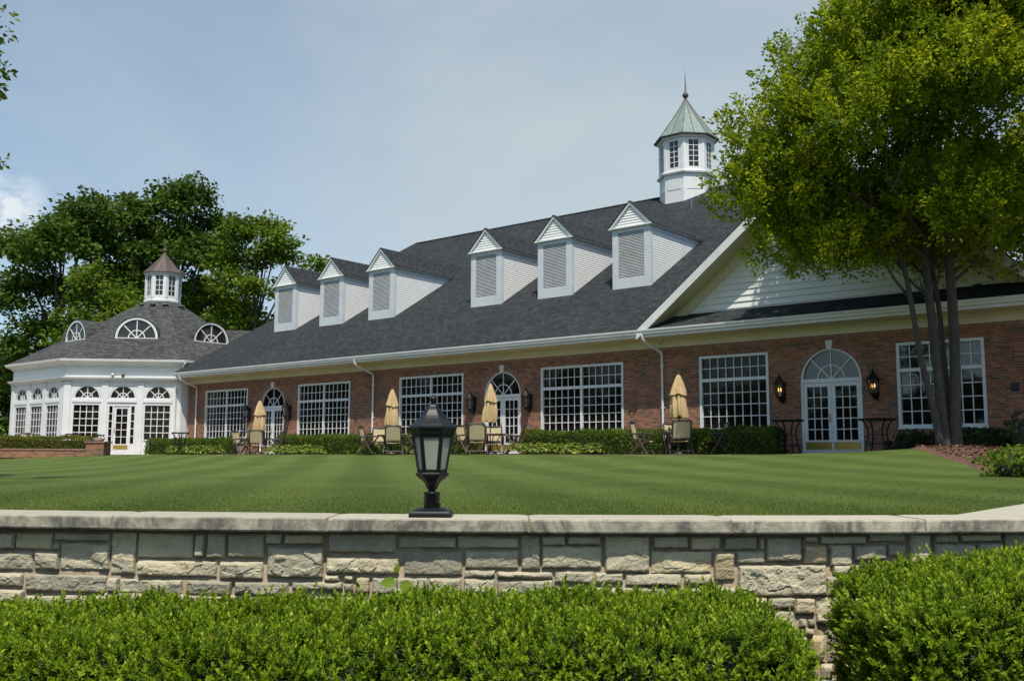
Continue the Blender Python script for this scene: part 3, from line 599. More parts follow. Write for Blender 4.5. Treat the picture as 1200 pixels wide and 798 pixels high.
# dormers
def dormer(x):
    D = 1.85; yf = 34.37; zt, za = 9.70, 10.72; zb = roof_z(yf); xl = x-D
    yb = YG+(zt-ZE)/SL
    Fd = Fr((xl, yf), (1, 0), (0, -1))
    b = MB()   # front frame boards
    b.box(0, 0.29, -0.05, 0, zb-0.15, zt-0.24, Fd); b.box(D-0.31, D, -0.05, 0, zb-0.15, zt-0.24, Fd); b.box(0.29, D-0.31, -0.05, 0, zb-0.15, zb+0.42, Fd)
    b.box(0, D, -0.05, 0.012, zt-0.24, zt, Fd)
    # side frieze and corner board, cheeks
    for xx, s in ((x, 1), (xl, -1)):
        x0_, x1_ = (xx, xx+0.012) if s > 0 else (xx-0.012, xx)
        b.box(x0_, x1_, yf-0.0, yf+0.16, zb-0.1, zt-0.27)
        zf = zt-0.27; yfz = YG+(zf-ZE)/SL
        b.prism([(x0_, yf, zf), (x0_, yfz+.05, zf), (x0_, yb+0.02, zt), (x0_, yf, zt)], (x1_-x0_, 0, 0))
    o = b.build('dormer', M['trim'], CH)
    b = MB(); n = 30; z0_, z1_ = zb+0.42, zt-0.24
    for i in range(n):
        z = z0_+(z1_-z0_)*i/n; hh = (z1_-z0_)/n
        vs = [Fd.pt(t, oo, zz) for t in (0.29, D-0.31) for oo, zz in ((-0.005, z), (-0.045, z+hh*0.95), (-0.052, z+hh*0.85), (-0.012, z-0.004))]
        b.add(vs, [(0, 1, 5, 4), (1, 2, 6, 5), (2, 3, 7, 6), (3, 0, 4, 7)])
    b.box(D*0.5-0.012, D*0.5+0.012, -0.02, 0.0, z0_, z1_, Fd) if False else None
    b.build('louvre', M['louver'], o)
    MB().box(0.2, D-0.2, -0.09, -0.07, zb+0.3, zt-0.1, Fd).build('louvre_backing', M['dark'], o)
    b = MB(); h = 0.098   # clapboard cheeks
    for xx, s in ((x, 1), (xl, -1)):
        z = zb-0.1
        while z < zt-0.27:
            z1_ = min(z+h, zt-0.2); ya = yf+0.16 if s > 0 else yf+0.16
            y0_ = YG+(z-ZE)/SL+0.12; y1_ = YG+(z1_-ZE)/SL+0.12
            if y0_ < ya: y0_ = ya+0.01
            if y1_ < ya: y1_ = ya+0.02
            b.add([(xx-s*0.004, ya, z), (xx-s*0.004, y0_, z), (xx-s*0.014, y1_, z1_), (xx-s*0.014, ya, z1_), (xx-s*0.014, ya, z), (xx-s*0.014, y0_, z)], [(0, 1, 2, 3), (4, 5, 1, 0)] if s > 0 else [(3, 2, 1, 0), (0, 1, 5, 4)]); z += h
    b.build('siding', M['siding'], o)
    # gable triangle clapboards, rakes and ledge
    b = MB(); xc = (x+xl)/2; rise = za-zt; sl2 = rise/(D/2+0.12); n = 8
    for i in range(n):
        z = zt+rise*0.88*i/n; z1_ = zt+rise*0.88*(i+1)/n
        hw0 = (za-z)/sl2-0.1; hw1 = max(0.01, (za-z1_)/sl2-0.1)
        b.add([(xc-hw0, yf-0.035, z), (xc+hw0, yf-0.035, z), (xc+hw1, yf-0.01, z1_), (xc-hw1, yf-0.01, z1_), (xc-hw0, yf-0.01, z), (xc+hw0, yf-0.01, z)], [(0, 1, 2, 3), (4, 5, 1, 0)])
    b.build('pediment', M['siding'], o)
    b = MB()
    for s in (-1, 1):
        P = [(xc+s*(D/2+0.12), zt-0.02), (xc, za), (xc, za-0.13), (xc+s*(D/2-0.0), zt-0.02)]
        vs = [(px_, y, pz_) for y in (yf-0.10, yf+0.02) for px_, pz_ in P]
        b.add(vs, [(0, 1, 2, 3), (7, 6, 5, 4), (0, 4, 5, 1), (2, 6, 7, 3), (1, 5, 6, 2), (0, 3, 7, 4)])
    b.box(xc-D/2-0.14, xc+D/2+0.14, yf-0.12, yf+0.01, zt-0.075, zt-0.022)
    for s in (-1, 1): b.box(xc+s*(D/2+0.08)-0.06, xc+s*(D/2+0.08)+0.06, yf+0.012, yb+0.2, zt-0.075, zt-0.022)
    b.build('cornice', M['white'], o)
    b = MB(); yr = YG+(za-ZE)/SL+0.3; ye = yb+0.3
    for s in (-1, 1):
        xe = xc+s*(D/2+0.16); ze_ = zt-0.015
        b.add([(xe, yf-0.13, ze_), (xe, ye, ze_), (xc, yr, za+0.035), (xc, yf-0.13, za+0.035), (xe, yf-0.13, ze_-0.03), (xe, ye, ze_-0.03), (xc, yf-0.13, za)], [(0, 1, 2, 3) if s > 0 else (3, 2, 1, 0), (0, 4, 5, 1), (0, 3, 6, 4)])
    b.build('dormer_roof', M['shingle'], o)
    return o
DX = [-43.60, -39.69, -35.83, -28.78, -24.80, -20.83]
d0 = dormer(DX[-1])
for x in DX[:-1]:
    dc = dup(d0, (x-DX[-1], 0, 0), None, None, CH)

# cupola builder (axis aligned octagon)
def octo(c, ap, z, rot=math.radians(22.5)):
    r = ap/math.cos(math.pi/8); return [Vector((c[0]+r*math.cos(rot+k*math.pi/4), c[1]+r*math.sin(rot+k*math.pi/4), z)) for k in range(8)]
def octlathe(b, c, prof): b.lathe((c[0], c[1], 0), [(ap/math.cos(math.pi/8), z) for ap, z in prof], 8, math.radians(22.5), False)
def cupola(c, parent, big):
    if big: ap, zb, zc, z1, ze, zt, zball, zs = 1.37, 12.2, 15.15, 15.3, 17.25, 19.65, 19.92, 21.4
    else: ap, zb, zc, z1, ze, zt, zball, zs = 1.0, 9.2, 9.9, 9.95, 11.62, 12.95, 13.2, 13.75
    b = MB()
    if big: octlathe(b, c, [(ap, zb), (ap, zc-0.02), (ap+0.13, zc+0.02), (ap+0.15, z1-0.04), (ap+0.02, z1+0.05), (ap-0.02, z1+0.06)])
    else: octlathe(b, c, [(ap+0.05, zb), (ap+0.05, z1-.05), (ap, z1)])
    wz0, wz1 = (z1+0.22, ze-0.28) if big else (z1+0.22, ze-0.2)
    face = 2*ap*math.tan(math.pi/8); ww = 0.52 if big else 0.44
    cup = b.build('cupola', M['white'], parent)
    b = MB(); gl = MB()
    for k in range(8):
        an = math.radians(-90+45*k); n = Vector((math.cos(an), math.sin(an))); e = Vector((-n.y, n.x))
        p0 = Vector((c[0], c[1]))+n*ap-e*face/2
        F = Fr(p0, e, n); m0, m1 = face/2-ww/2, face/2+ww/2
        wall_openings(b, F, 0, face, z1-0.02, ze, [(m0, m1, wz0, wz1, False)], 0.06)
        b.box(0.0, 0.13, 0.002, 0.03, z1+0.05, ze-0.16, F); b.box(face-0.13, face, 0.002, 0.03, z1+0.05, ze-0.16, F)
        if big: b.box(0.16, face-0.16, 0.002, 0.02, z1-1.0, z1-0.42, F) 
        bars(b, F, m0, m1, wz0, wz1, 2, 5 if big else 4, 0.035, -0.05, -0.02)
        gl.poly([F.pt(m0, -0.055, wz0), F.pt(m1, -0.055, wz0), F.pt(m1, -0.055, wz1), F.pt(m0, -0.055, wz1)])
    octlathe(b, c, [(ap+0.03, ze-0.15), (ap+0.1, ze-0.10), (ap+0.14, ze), (ap+0.1, ze+0.02)])
    b.build('cupola_wall', M['white'], cup); gl.build('pane', M['glass_cup'], cup)
    m_ = M['verdigris'] if big else M['copper']
    b = MB(); R0 = ap+0.26 if big else ap+0.16; H = zt-ze
    pr = [(R0, ze+0.0), (R0, ze+0.05)]+[(R0*(1-s)**1.12*0.97+0.05*s, ze+0.06+H*s) for s in np.linspace(0.0, 0.985, 9)]
    octlathe(b, c, pr); 
    b.build('cupola_roof', m_, cup)
    b = MB()
    for k in range(8):
        for f in (0.0, 0.5):
            an = math.radians(22.5+45*k+45*f); rr_ = 1/math.cos(math.pi/8) if f == 0 else 1.0
            b.tube([(c[0]+math.cos(an)*r*rr_, c[1]+math.sin(an)*r*rr_, z+0.01) for r, z in pr[1:]], 0.02, 4)
    octlathe(b, c, [(R0+0.01, ze-0.02), (R0+0.03, ze+0.0), (R0+0.02, ze+0.045)])
    b.build('roof_seam', M['copper'], cup)
    b = MB(); cz3 = (c[0], c[1], 0); br = 0.17 if big else 0.13
    b.lathe(cz3, [(0.05, zt-0.25), (0.12, zt-0.05), (0.06, zt), (0.07, zball-br)]+[(br*math.sin(t), zball-br*math.cos(t)) for t in np.linspace(0.4, 2.7, 8)]+[(0.06, zball+br), (0.035, zball+br+0.3), (0.006, zs)], 12); b.build('finial', M['copper'], cup)
    return cup
cupola((-25.9, 46.6), CH, True)

# ------------------------------------------------------------------ octagonal pavilion
OC = (-56.68, 34.14); AP = 7.58; FS = 2*AP*math.tan(math.pi/8)
PV = thing('pavilion', 'white octagonal garden pavilion with arched windows and a grey shingle roof with cupola', 'building')
wb = MB(); tb_ = MB()
ZF = 0.45
for k in range(8):
    an = math.radians(-90+45*k); n = Vector((math.cos(an), math.sin(an))); e = Vector((-n.y, n.x))
    F = Fr(Vector(OC)+n*AP-e*FS/2, e, n)
    bays = [1.22, 3.12, 5.02]; hw = 0.73; ops = []
    isdoor = k == 1
    for i, tc in enumerate(bays):
        if isdoor and i == 1: ops.append((tc-0.76, tc+0.76, ZF, 3.0, False))
        else: ops.append((tc-hw, tc+hw, 0.95, 2.98, False))
        ops.append((tc-hw, tc+hw, 3.28, 3.285, True))
    vis = k in (0, 1, 2, 7)
    if not vis: ops = []
    wall_openings(wb, F, 0, FS, 0.1, 5.1, ops, 0.10)
    # pilasters, sill bands, cornices
    for t0_, t1_ in ((0, 0.36), (2.0, 2.34), (3.92, 4.24), (FS-0.36, FS)):
        tb_.box(t0_, t1_, 0.002, 0.05, 0.2, 4.18, F); tb_.box(t0_-0.0, t1_+0.0, 0.052, 0.085, 4.05, 4.17, F); tb_.box(t0_, t1_, 0.052, 0.08, 0.2, 0.5, F)
    for tc in bays: tb_.box(tc-0.78, tc+0.78, 0.002, 0.045, 3.06, 3.2, F)
    tb_.box(0.12, FS-0.12, 0.004, 0.02, 4.6, 5.0, F)
    if vis:
        for i, tc in enumerate(bays):
            fan(F, tc, 3.30, hw-0.02, PV, M['glass'], name='arched_window', os=-0.01, w=0.045, inner=0.4, spokes=(30, 60, 90, 120, 150) if False else (45, 90, 135), sill=0.02)
            if isdoor and i == 1:
                door_leaf(F, tc-0.42, tc+0.42, ZF+0.01, 2.85, PV, M['glass'], 2, 5, 'L', True, -0.03, 0.26, 0.035)
                bb = MB(); bb.box(tc-0.76, tc-0.68, -0.09, 0.01, ZF, 2.97, F); bb.box(tc+0.68, tc+0.76, -0.09, 0.01, ZF, 2.97, F); bb.box(tc-0.5, tc-0.425, -0.09, 0.01, ZF, 2.86, F); bb.box(tc+0.425, tc+0.5, -0.09, 0.01, ZF, 2.86, F); bb.box(tc-0.68, tc+0.68, -0.09, 0.012, 2.862, 2.97, F)
                for s0, s1 in ((tc-0.68, tc-0.5), (tc+0.5, tc+0.68)):
                    bb.box(s0, s1, -0.088, 0.0, ZF, ZF+0.35, F); bars(bb, F, s0, s1, ZF+0.35, 2.86, 1, 5, 0.04)
                bb = bb.build('door_frame', M['white'], PV)
                gg = MB(); 
                for s0, s1 in ((tc-0.68, tc-0.5), (tc+0.5, tc+0.68)): gg.poly([F.pt(s0, -0.08, ZF+.3), F.pt(s1, -0.08, ZF+.3), F.pt(s1, -0.08, 2.87), F.pt(s0, -0.08, 2.87)])
                gg.build('pane', M['glass'], bb)
            else:
                bb = MB(); bb.box(tc-hw, tc-hw+0.06, -0.09, 0.012, 0.95, 2.98, F); bb.box(tc+hw-0.06, tc+hw, -0.09, 0.012, 0.95, 2.98, F); bb.box(tc-hw+.06, tc+hw-.06, -0.09, 0.012, 2.91, 2.98, F); bb.box(tc-hw+.06, tc+hw-.06, -0.09, 0.03, 0.95, 1.03, F)
                bars(bb, F, tc-hw+.06, tc+hw-.06, 1.03, 2.91, 4, 5, 0.04)
                bb = bb.build('window', M['white'], PV)
                gg = MB(); gg.poly([F.pt(tc-hw, -0.08, .97), F.pt(tc+hw, -0.08, .97), F.pt(tc+hw, -0.08, 2.97), F.pt(tc-hw, -0.08, 2.97)]); gg.build('pane', M['glass'], bb)
wb.build('wall', M['white'], PV); tb_.build('pilaster', M['white'], PV)
b = MB()
octlathe(b, OC, [(AP+0.0, 4.19), (AP+0.12, 4.22), (AP+0.13, 4.30), (AP+0.26, 4.36), (AP+0.28, 4.44), (AP+0.02, 4.47)])
b.build('cornice', M['white'], PV)
b = MB(); octlathe(b, OC, [(AP-0.05, 5.05), (AP+0.08, 5.07), (AP+0.12, 5.16), (AP+0.36, 5.24), (AP+0.44, 5.30), (AP+0.46, 5.42), (AP+0.30, 5.43)]); b.build('gutter', M['white'], PV)
b = MB(); RT = 10.0
octlathe(b, OC, [(AP+0.40, 5.37), (AP+0.40, 5.41), (4.6, 5.41+(AP+0.4-4.6)*0.60), (1.02, 9.80), (0.5, 9.9)]); b.build('roof', M['shingle_old'], PV)
def oct_roof(ap):
    return float(np.interp(ap, [1.02, 4.6, AP+0.4], [9.80, 5.41+(AP+0.4-4.6)*0.60, 5.41]))
for k in (7, 0, 1, 2, 3):      # half-round dormers
    an = math.radians(-90+45*k); n = Vector((math.cos(an), math.sin(an))); e = Vector((-n.y, n.x)); R_ = 1.2; rr_ = 5.55
    zb = oct_roof(rr_)+0.02; F = Fr(Vector(OC)+n*rr_, e, n)
    p = fan(F, 0, zb, R_, PV, M['glass_cup'], name='round_dormer', os=0.0, w=0.06, fw=0.13, sill=0.09, inner=0.38)
    b = MB(); A = arc(0, zb-.02, R_+0.05, 20)
    for j in range(20):
        (t0_, z0_), (t1_, z1_) = A[j], A[j+1]
        def back(z): 
            ap = float(np.interp(-z, [-9.8, -(5.41+(AP+0.4-4.6)*0.60), -5.41], [1.02, 4.6, AP+0.4])); return -(rr_-ap)-0.4
        b.poly([F.pt(t0_, 0.04, z0_), F.pt(t1_, 0.04, z1_), F.pt(t1_, back(z1_), z1_), F.pt(t0_, back(z0_), z0_)])
    b.build('barrel_roof', M['shingle_old'], p)
cupola(OC, PV, False)
b = MB()
for an in (-75, -50, -25, 10):
    a_ = math.radians(an); rr_ = 1.75; z = oct_roof(rr_); x, y = OC[0]+rr_*math.cos(a_), OC[1]+rr_*math.sin(a_)
    MB().lathe((x, y, 0), [(0.1, z-0.1), (0.1, z+0.12), (0.2, z+0.12), (0.17, z+0.2), (0.02, z+0.22)], 8).build('roof_vent', M['pipe'], PV)
F1 = Fr(Vector(OC)+Vector((1, -1)).normalized()*AP-Vector((1, 1)).normalized()*FS/2, (1, 1), (1, -1))
for t in (2.55, 3.1):
    b = MB(); b.tube([F1.pt(t, 0.0, 4.62), F1.pt(t, 0.2, 4.58)], 0.03, 6); b.tube([F1.pt(t, 0.15, 4.62), F1.pt(t+0.08, 0.34, 4.5)], [0.06, 0.09], 8); b.build('spotlight', M['pipe'] if t > 3 else M['white'], PV)
b = MB(); xs, ys = -49.05, 31.0
b.tube([F1.pt(6.5, 0.42, 5.25), F1.pt(6.3, 0.15, 4.9), F1.pt(6.1, 0.12, 4.5)], 0.05, 8); b.tube([F1.pt(6.05, 0.33, 4.35), F1.pt(6.0, 0.1, 3.6), F1.pt(6.0, 0.07, 0.3)], 0.04, 8); b.build('downspout', M['white'], PV)

# link roof between the two buildings, seen behind the pavilion roof
b = MB(); b.add([(-52, 38, 6.5), (-47.5, 38, 6.5), (-47.5, 41, 8.6), (-52, 41, 8.6), (-52, 44, 6.5), (-47.5, 44, 6.5)], [(0, 1, 2, 3), (3, 2, 5, 4), (0, 3, 4), (1, 5, 2)]); b.box(-51.9, -47.6, 38.3, 43.7, 0.2, 6.6); b.build('link_roof', M['shingle_old'], PV)

# ------------------------------------------------------------------ wall lanterns
def wall_lantern(lit, label, x):
    t = thing('wall_lantern', label, 'lantern', (x, YW, 2.35), 0, 'wall lanterns beside the doors')
    b = MB(); b.box(-0.09, 0.09, -0.05, -0.001, -0.32, 0.30); b.box(-0.06, 0.06, -0.07, -0.05, -0.42, -0.2); b.tube([(0, -0.05, -0.30), (0, -0.16, -0.40), (0, -0.28, -0.36), (0, -0.30, -0.27)], 0.025, 6)
    b.tube([(0, -0.05, 0.2), (0, -0.2, 0.42), (0, -0.30, 0.36)], 0.02, 6); b.build('bracket', M['iron'], t)
    cc = (0, -0.30, 0)
    b = MB(); r6 = math.radians(30)
    b.lathe(cc, [(0.03, -0.36), (0.06, -0.32), (0.05, -0.29), (0.12, -0.25), (0.13, -0.22), (0.11, -0.21)], 6, r6, False)
    b.lathe(cc, [(0.205, 0.18), (0.215, 0.21), (0.20, 0.23), (0.12, 0.32), (0.07, 0.40), (0.04, 0.44), (0.02, 0.46), (0.04, 0.49), (0.01, 0.54)], 6, r6, False)
    for k in range(6):
        a_ = r6+k*math.pi/3; c, s = math.cos(a_), math.sin(a_)
        b.tube([(cc[0]+c*0.115, cc[1]+s*0.115, -0.21), (cc[0]+c*0.185, cc[1]+s*0.185, 0.19)], 0.014, 4, smooth=False)
    b.build('cage', M['iron'], t)
    b = MB(); b.lathe(cc, [(0.108, -0.21), (0.178, 0.185)], 6, r6, False, False); b.build('pane', M['clear'], t)
    b = MB()
    for dx in (-0.045, 0.045): b.tube([(cc[0]+dx, cc[1], -0.2), (cc[0]+dx, cc[1], -0.05)], 0.014, 6)
    b.build('candle', M['pot'], t)
    b = MB()
    for dx in (-0.045, 0.045): b.lathe((cc[0]+dx, cc[1], 0), [(0.012, -0.05), (0.026, -0.01), (0.016, 0.05), (0.003, 0.08)], 8)
    b.build('bulb', M['bulb_lit'] if lit else M['bulb'], t)
    return t
def gx(px, Y=YW): return px
LANT = [(-43.35, 0, 'unlit black wall lantern left of the far left arched door'), (-40.0, 0, 'unlit black wall lantern right of the far left arched door'), (-27.72, 0, 'unlit black wall lantern left of the middle arched door'), (-24.72, 0, 'unlit black wall lantern right of the middle arched door'), (-13.95, 1, 'lit black wall lantern left of the near arched door'), (-10.85, 1, 'lit black wall lantern right of the near arched door beside the tree')]
for x, lit, lb in LANT: wall_lantern(lit, lb, x)
o = tag(MB().box(-13.3, -11.3, 29.6, 30.9, 0.2, 0.235).build('door_mat', M['rubber']), 'dark blue door mat in front of the near arched door', 'mat')
b = MB(); b.box(-6.95, -6.75, YW-0.06, YW-0.001, 2.05, 2.28); b.box(-6.93, -6.77, YW-0.075, YW-0.06, 2.07, 2.26); tag(b.build('wall_box', M['rubber']), 'small dark junction box on the brick wall right of the tree', 'junction box')

# ------------------------------------------------------------------ patio furniture
def chair(label, loc, rz, grp='sling chairs round the patio tables'):
    """faces -Y (its back towards +Y) at rz = 0"""
    t = thing('patio_chair', label, 'chair', loc, rz, grp)
    hw = 0.285
    b = MB()   # sling back frame
    P = lambda s: [(s*hw, 0.20, 0.40), (s*hw, 0.27, 0.62), (s*hw, 0.36, 0.98), (s*(hw-0.02), 0.37, 1.02)]
    for s in (-1, 1): b.tube(P(s), 0.027, 6)
    b.tube([(-hw, 0.37, 1.02), (hw, 0.37, 1.02)], 0.026, 6); b.tube([(-hw, 0.23, 0.47), (hw, 0.23, 0.47)], 0.018, 6)
    b.build('back_frame', M['frame'], t)
    b = MB(); n = 8
    q0 = [(0.20+0.02*0, 0.40), (0.255, 0.60), (0.305, 0.80), (0.36, 1.0)]
    vs = []; 
    for (y, z) in [(0.235, 0.5), (0.262, 0.6), (0.285, 0.7), (0.312, 0.8), (0.338, 0.9), (0.362, 1.0)]:
        for i in range(5): vs.append(((-hw+0.02)+(2*hw-0.04)*i/4, y+0.02*(1-((i-2)/2)**2), z))
    b.add(vs, [(j*5+i, j*5+i+1, (j+1)*5+i+1, (j+1)*5+i) for j in range(5) for i in range(4)], True); b.build('back_sling', M['sling'], t)
    b = MB(); vs = []
    for (y, z) in [(0.22, 0.40), (0.1, 0.385), (-0.05, 0.39), (-0.2, 0.42), (-0.27, 0.41)]:
        for i in range(5): vs.append(((-hw+0.02)+(2*hw-0.04)*i/4, y, z-0.02*(1-((i-2)/2)**2)))
    b.add(vs, [(j*5+i, j*5+i+1, (j+1)*5+i+1, (j+1)*5+i) for j in range(4) for i in range(4)], True); b.build('seat_sling', M['sling'], t)
    b = MB()
    for s in (-1, 1): b.tube([(s*hw, 0.22, 0.40), (s*hw, 0.0, 0.38), (s*hw, -0.2, 0.42), (s*hw, -0.27, 0.41)], 0.018, 6)
    b.build('seat_frame', M['frame'], t)
    for s in (-1, 1):
        x = s*(hw+0.05)
        MB().tube([(x, -0.26, 0.66), (x, -0.1, 0.67), (x, 0.28, 0.64)], [0.024, 0.03, 0.024], 6).build('armrest', M['frame'], t)
        MB().tube([(x, -0.24, 0.65), (x, 0.0, 0.36), (x+s*0.03, 0.30, 0.0)], 0.03, 6).build('leg', M['frame'], t)
        MB().tube([(x+s*0.02, 0.14, 0.64), (x+s*0.02, -0.02, 0.36), (x+s*0.05, -0.26, 0.0)], 0.03, 6).build('leg', M['frame'], t)
    b = MB(); b.tube([(-hw-0.07, 0.235, 0.09), (hw+0.07, 0.235, 0.09)], 0.022, 6); b.build('stretcher', M['frame'], t)
    return t
def table(label, loc, r=0.6, h=0.72, grp='round patio tables'):
    t = thing('patio_table', label, 'table', loc, 0.4, grp)
    MB().lathe((0, 0, 0), [(r-0.02, h-0.06), (r, h-0.04), (r, h), (0.02, h+0.002)], 28).build('tabletop', M['frame'], t)
    for k in range(4):
        a_ = k*math.pi/2; c, s = math.cos(a_), math.sin(a_)
        MB().tube([(c*r*0.72, s*r*0.72, h-0.03), (c*r*0.45, s*r*0.45, h-0.25), (c*r*0.42, s*r*0.42, 0.3), (c*r*0.75, s*r*0.75, 0.0)], 0.018, 6).build('leg', M['frame'], t)
    b = MB(); b.lathe((0, 0, 0), [(r*0.44, 0.29), (r*0.46, 0.30), (r*0.44, 0.31)], 20); b.build('shelf_ring', M['frame'], t)
    return t
def umbrella(label, loc, H=2.5):
    sx_, ph_ = random.uniform(0.82, 1.05), random.random()*6; t = thing('umbrella', label, 'umbrella', loc, random.random()*6, 'closed tan umbrellas over the patio tables')
    MB().lathe((0, 0, 0), [(0.25, 0.0), (0.25, 0.05), (0.05, 0.09), (0.03, 0.3), (0.0, 0.31)], 16).build('base', M['frame'], t)
    MB().tube([(0, 0, 0.05), (0, 0, H-0.05)], 0.02, 8).build('pole', M['frame'], t)
    def folds(zr, amp, nf, ph):
        b = MB(); seg = nf*6; vs = []
        for r, z in zr:
            for k in range(seg):
                a_ = k*2*math.pi/seg; rr = sx_*r*(1+amp*math.cos(nf*a_+ph+0.5*math.sin(3*z+ph_))+0.09*math.sin(2*a_+z*3+ph_)+0.06*math.sin(3*a_-z*5+ph_)); vs.append((rr*math.cos(a_)+0.04*math.sin(z*2+ph_)*(H-z)*0.5, rr*math.sin(a_), z+0.05*amp*math.cos(nf*a_)*(z < zr[-1][1]-0.1)+(0.03*math.sin(3*a_) if z == zr[0][1] else 0)))
        n = len(zr); b.add(vs, [(i*seg+k, i*seg+(k+1) % seg, (i+1)*seg+(k+1) % seg, (i+1)*seg+k) for i in range(n-1) for k in range(seg)], True); return b
    folds([(0.27, H-1.42), (0.285, H-1.3), (0.265, H-1.05), (0.22, H-0.8), (0.15, H-0.6), (0.06, H-0.5)], 0.24, 8, 0.0).build('canopy', M['canvas'], t)
    folds([(0.275, H-0.70), (0.235, H-0.55), (0.15, H-0.3), (0.07, H-0.1), (0.02, H-0.03)], 0.13, 8, 0.5).build('canopy_vent', M['canvas'], t)
    MB().lathe((0, 0, 0), [(0.02, H-0.06), (0.03, H-0.02), (0.015, H), (0.028, H+0.03), (0.005, H+0.06)], 8).build('finial', M['frame'], t)
    return t
def pxpos(px, D, z=0.21):
    a_ = (px-600)/FPX*(D*math.cos(PITCH)+z*math.sin(PITCH)); p = W(a_, D); return (p.x, p.y, z)
# (px only used to look up where each thing stands on the patio plan)
SETS = [(303, 44.5, 'far left', 2.42), (459, 37.9, 'second', 2.5), (575, 35.5, 'middle', 2.55), (797, 32.0, 'near right', 2.6)]
names = ['the far left arched door', 'the brick wall left of the lantern', 'the middle arched door', 'the hedge at the near right']
for (px, D, nm, H), wh in zip(SETS, names):
    x, y, z = pxpos(px, D); s = D/FPX
    table(f'round brown patio table set in front of {wh}', (x, y, z), 0.55)
    umbrella(f'closed tan umbrella standing in front of {wh}', (x+0.0, y, z), H)
    v = W(0, 1); camdir = math.atan2(y, x)
    if nm == 'far left': CHS = [(-20, 0.2, 70, 'tan chair turned sideways'), (-1, -0.9, 180, 'chair with its back to the lawn'), (20, 0.1, -90, 'dark chair turned sideways')]
    elif nm == 'second': CHS = [(-26, 0.1, 80, 'chair turned sideways'), (-13, 1.0, 10, 'tan chair facing the lawn'), (3, -0.95, 180, 'chair with its back to the lawn'), (26, 0.2, -90, 'chair turned sideways')]
    elif nm == 'middle': CHS = [(-27, 0.2, 58, 'tan chair turned sideways'), (-15, -0.95, 178, 'chair with its back to the lawn'), (4, 1.0, 0, 'tan chair facing the lawn'), (27, 0.0, -95, 'dark chair turned sideways')]
    else: CHS = [(-43, 0.1, 66, 'tan chair turned sideways'), (-5, 0.95, 8, 'half hidden chair facing the lawn'), (1, -0.95, 180, 'chair with its back to the lawn'), (43, 0.2, -90, 'shaded dark chair turned sideways')]
    for dx, dd_, rot, lb in CHS:
        side = 'left' if dx < -17 else 'right' if dx > 17 else 'front' if dd_ < 0 else 'rear'
        p = pxpos(px+dx, D+dd_)
        wh2 = {'far left': 'far left', 'second': 'second', 'middle': 'third', 'near right': 'nearest'}[nm]
        chair(f'{lb}, {side} side of the {wh2} umbrella table', p, YAW+math.radians(rot))
# furniture on the pavilion terrace
table('dark table behind the pale hedge at the far left edge', pxpos(15, 50, 0.22), 0.9)
chair('tan chair behind the pale hedge in front of the pavilion', pxpos(28, 50.5, 0.22), YAW+0.2)
chair('dark brown chair behind the pale hedge beside the tan one', pxpos(41, 50.5, 0.22), YAW+2.3)
def bar_table(label, loc, r=0.45, h=1.05):
    t = thing('bar_table', label, 'table', loc, 0.3, 'tall round bar tables')
    MB().lathe((0, 0, 0), [(r-0.02, h-0.05), (r, h-0.035), (r, h), (0.02, h+0.002)], 28).build('tabletop', M['iron'], t)
    for k in range(4):
        a_ = k*math.pi/2+0.5; c, s = math.cos(a_), math.sin(a_)
        MB().tube([(c*r*q_, s*r*q_, z) for q_, z in ((0.85, h-0.03), (0.62, h-0.18), (0.50, h-0.38), (0.55, h-0.62), (0.66, 0.2), (0.78, 0.0))], 0.024, 6).build('leg', M['iron'], t)
    b = MB(); b.lathe((0, 0, 0), [(r*0.50, h-0.47), (r*0.52, h-0.46), (r*0.50, h-0.45)], 20); b.tube([(math.cos(a_)*r*0.62, math.sin(a_)*r*0.62, 0.28) for a_ in np.linspace(0, 2*math.pi, 21)], 0.012, 5); b.build('footrest', M['iron'], t)
    return t
bar_table('tall black round bar table left of the near arched door', pxpos(925, 31.2), 0.5, 1.08)
bar_table('tall black round bar table between the near arched door and the tree', pxpos(1030, 29.0, 0.25), 0.56, 1.0)
bar_table('tall black bar table by the hedge right of the pavilion door', pxpos(211, 46.5), 0.42, 1.0)
bar_table('small black bistro table behind the pale hedge in front of the pavilion', pxpos(85, 50.5, 0.22), 0.38, 1.0)
# pots
def pot(label, loc, r, h, plant=None):
    t = thing('plant_pot', label, 'pot', loc)
    MB().lathe((0, 0, 0), [(r*0.65, 0), (r*0.9, h*0.6), (r, h*0.9), (r*1.08, h*0.92), (r*1.08, h), (r*0.9, h), (r*0.85, h*0.9), (0.01, h*0.88)], 20, cap=False).build('pot_body', M['pot'], t)
    crown('foliage', [((0, 0, h+0.1), (r*0.9, r*0.9, 0.18))], 120, 12, 0.12, 0.07, plant or M['leaf_hedge'], t)
    return t
pot('round clay pot standing behind the far left umbrella table', pxpos(284, 46.2), 0.3, 0.55)

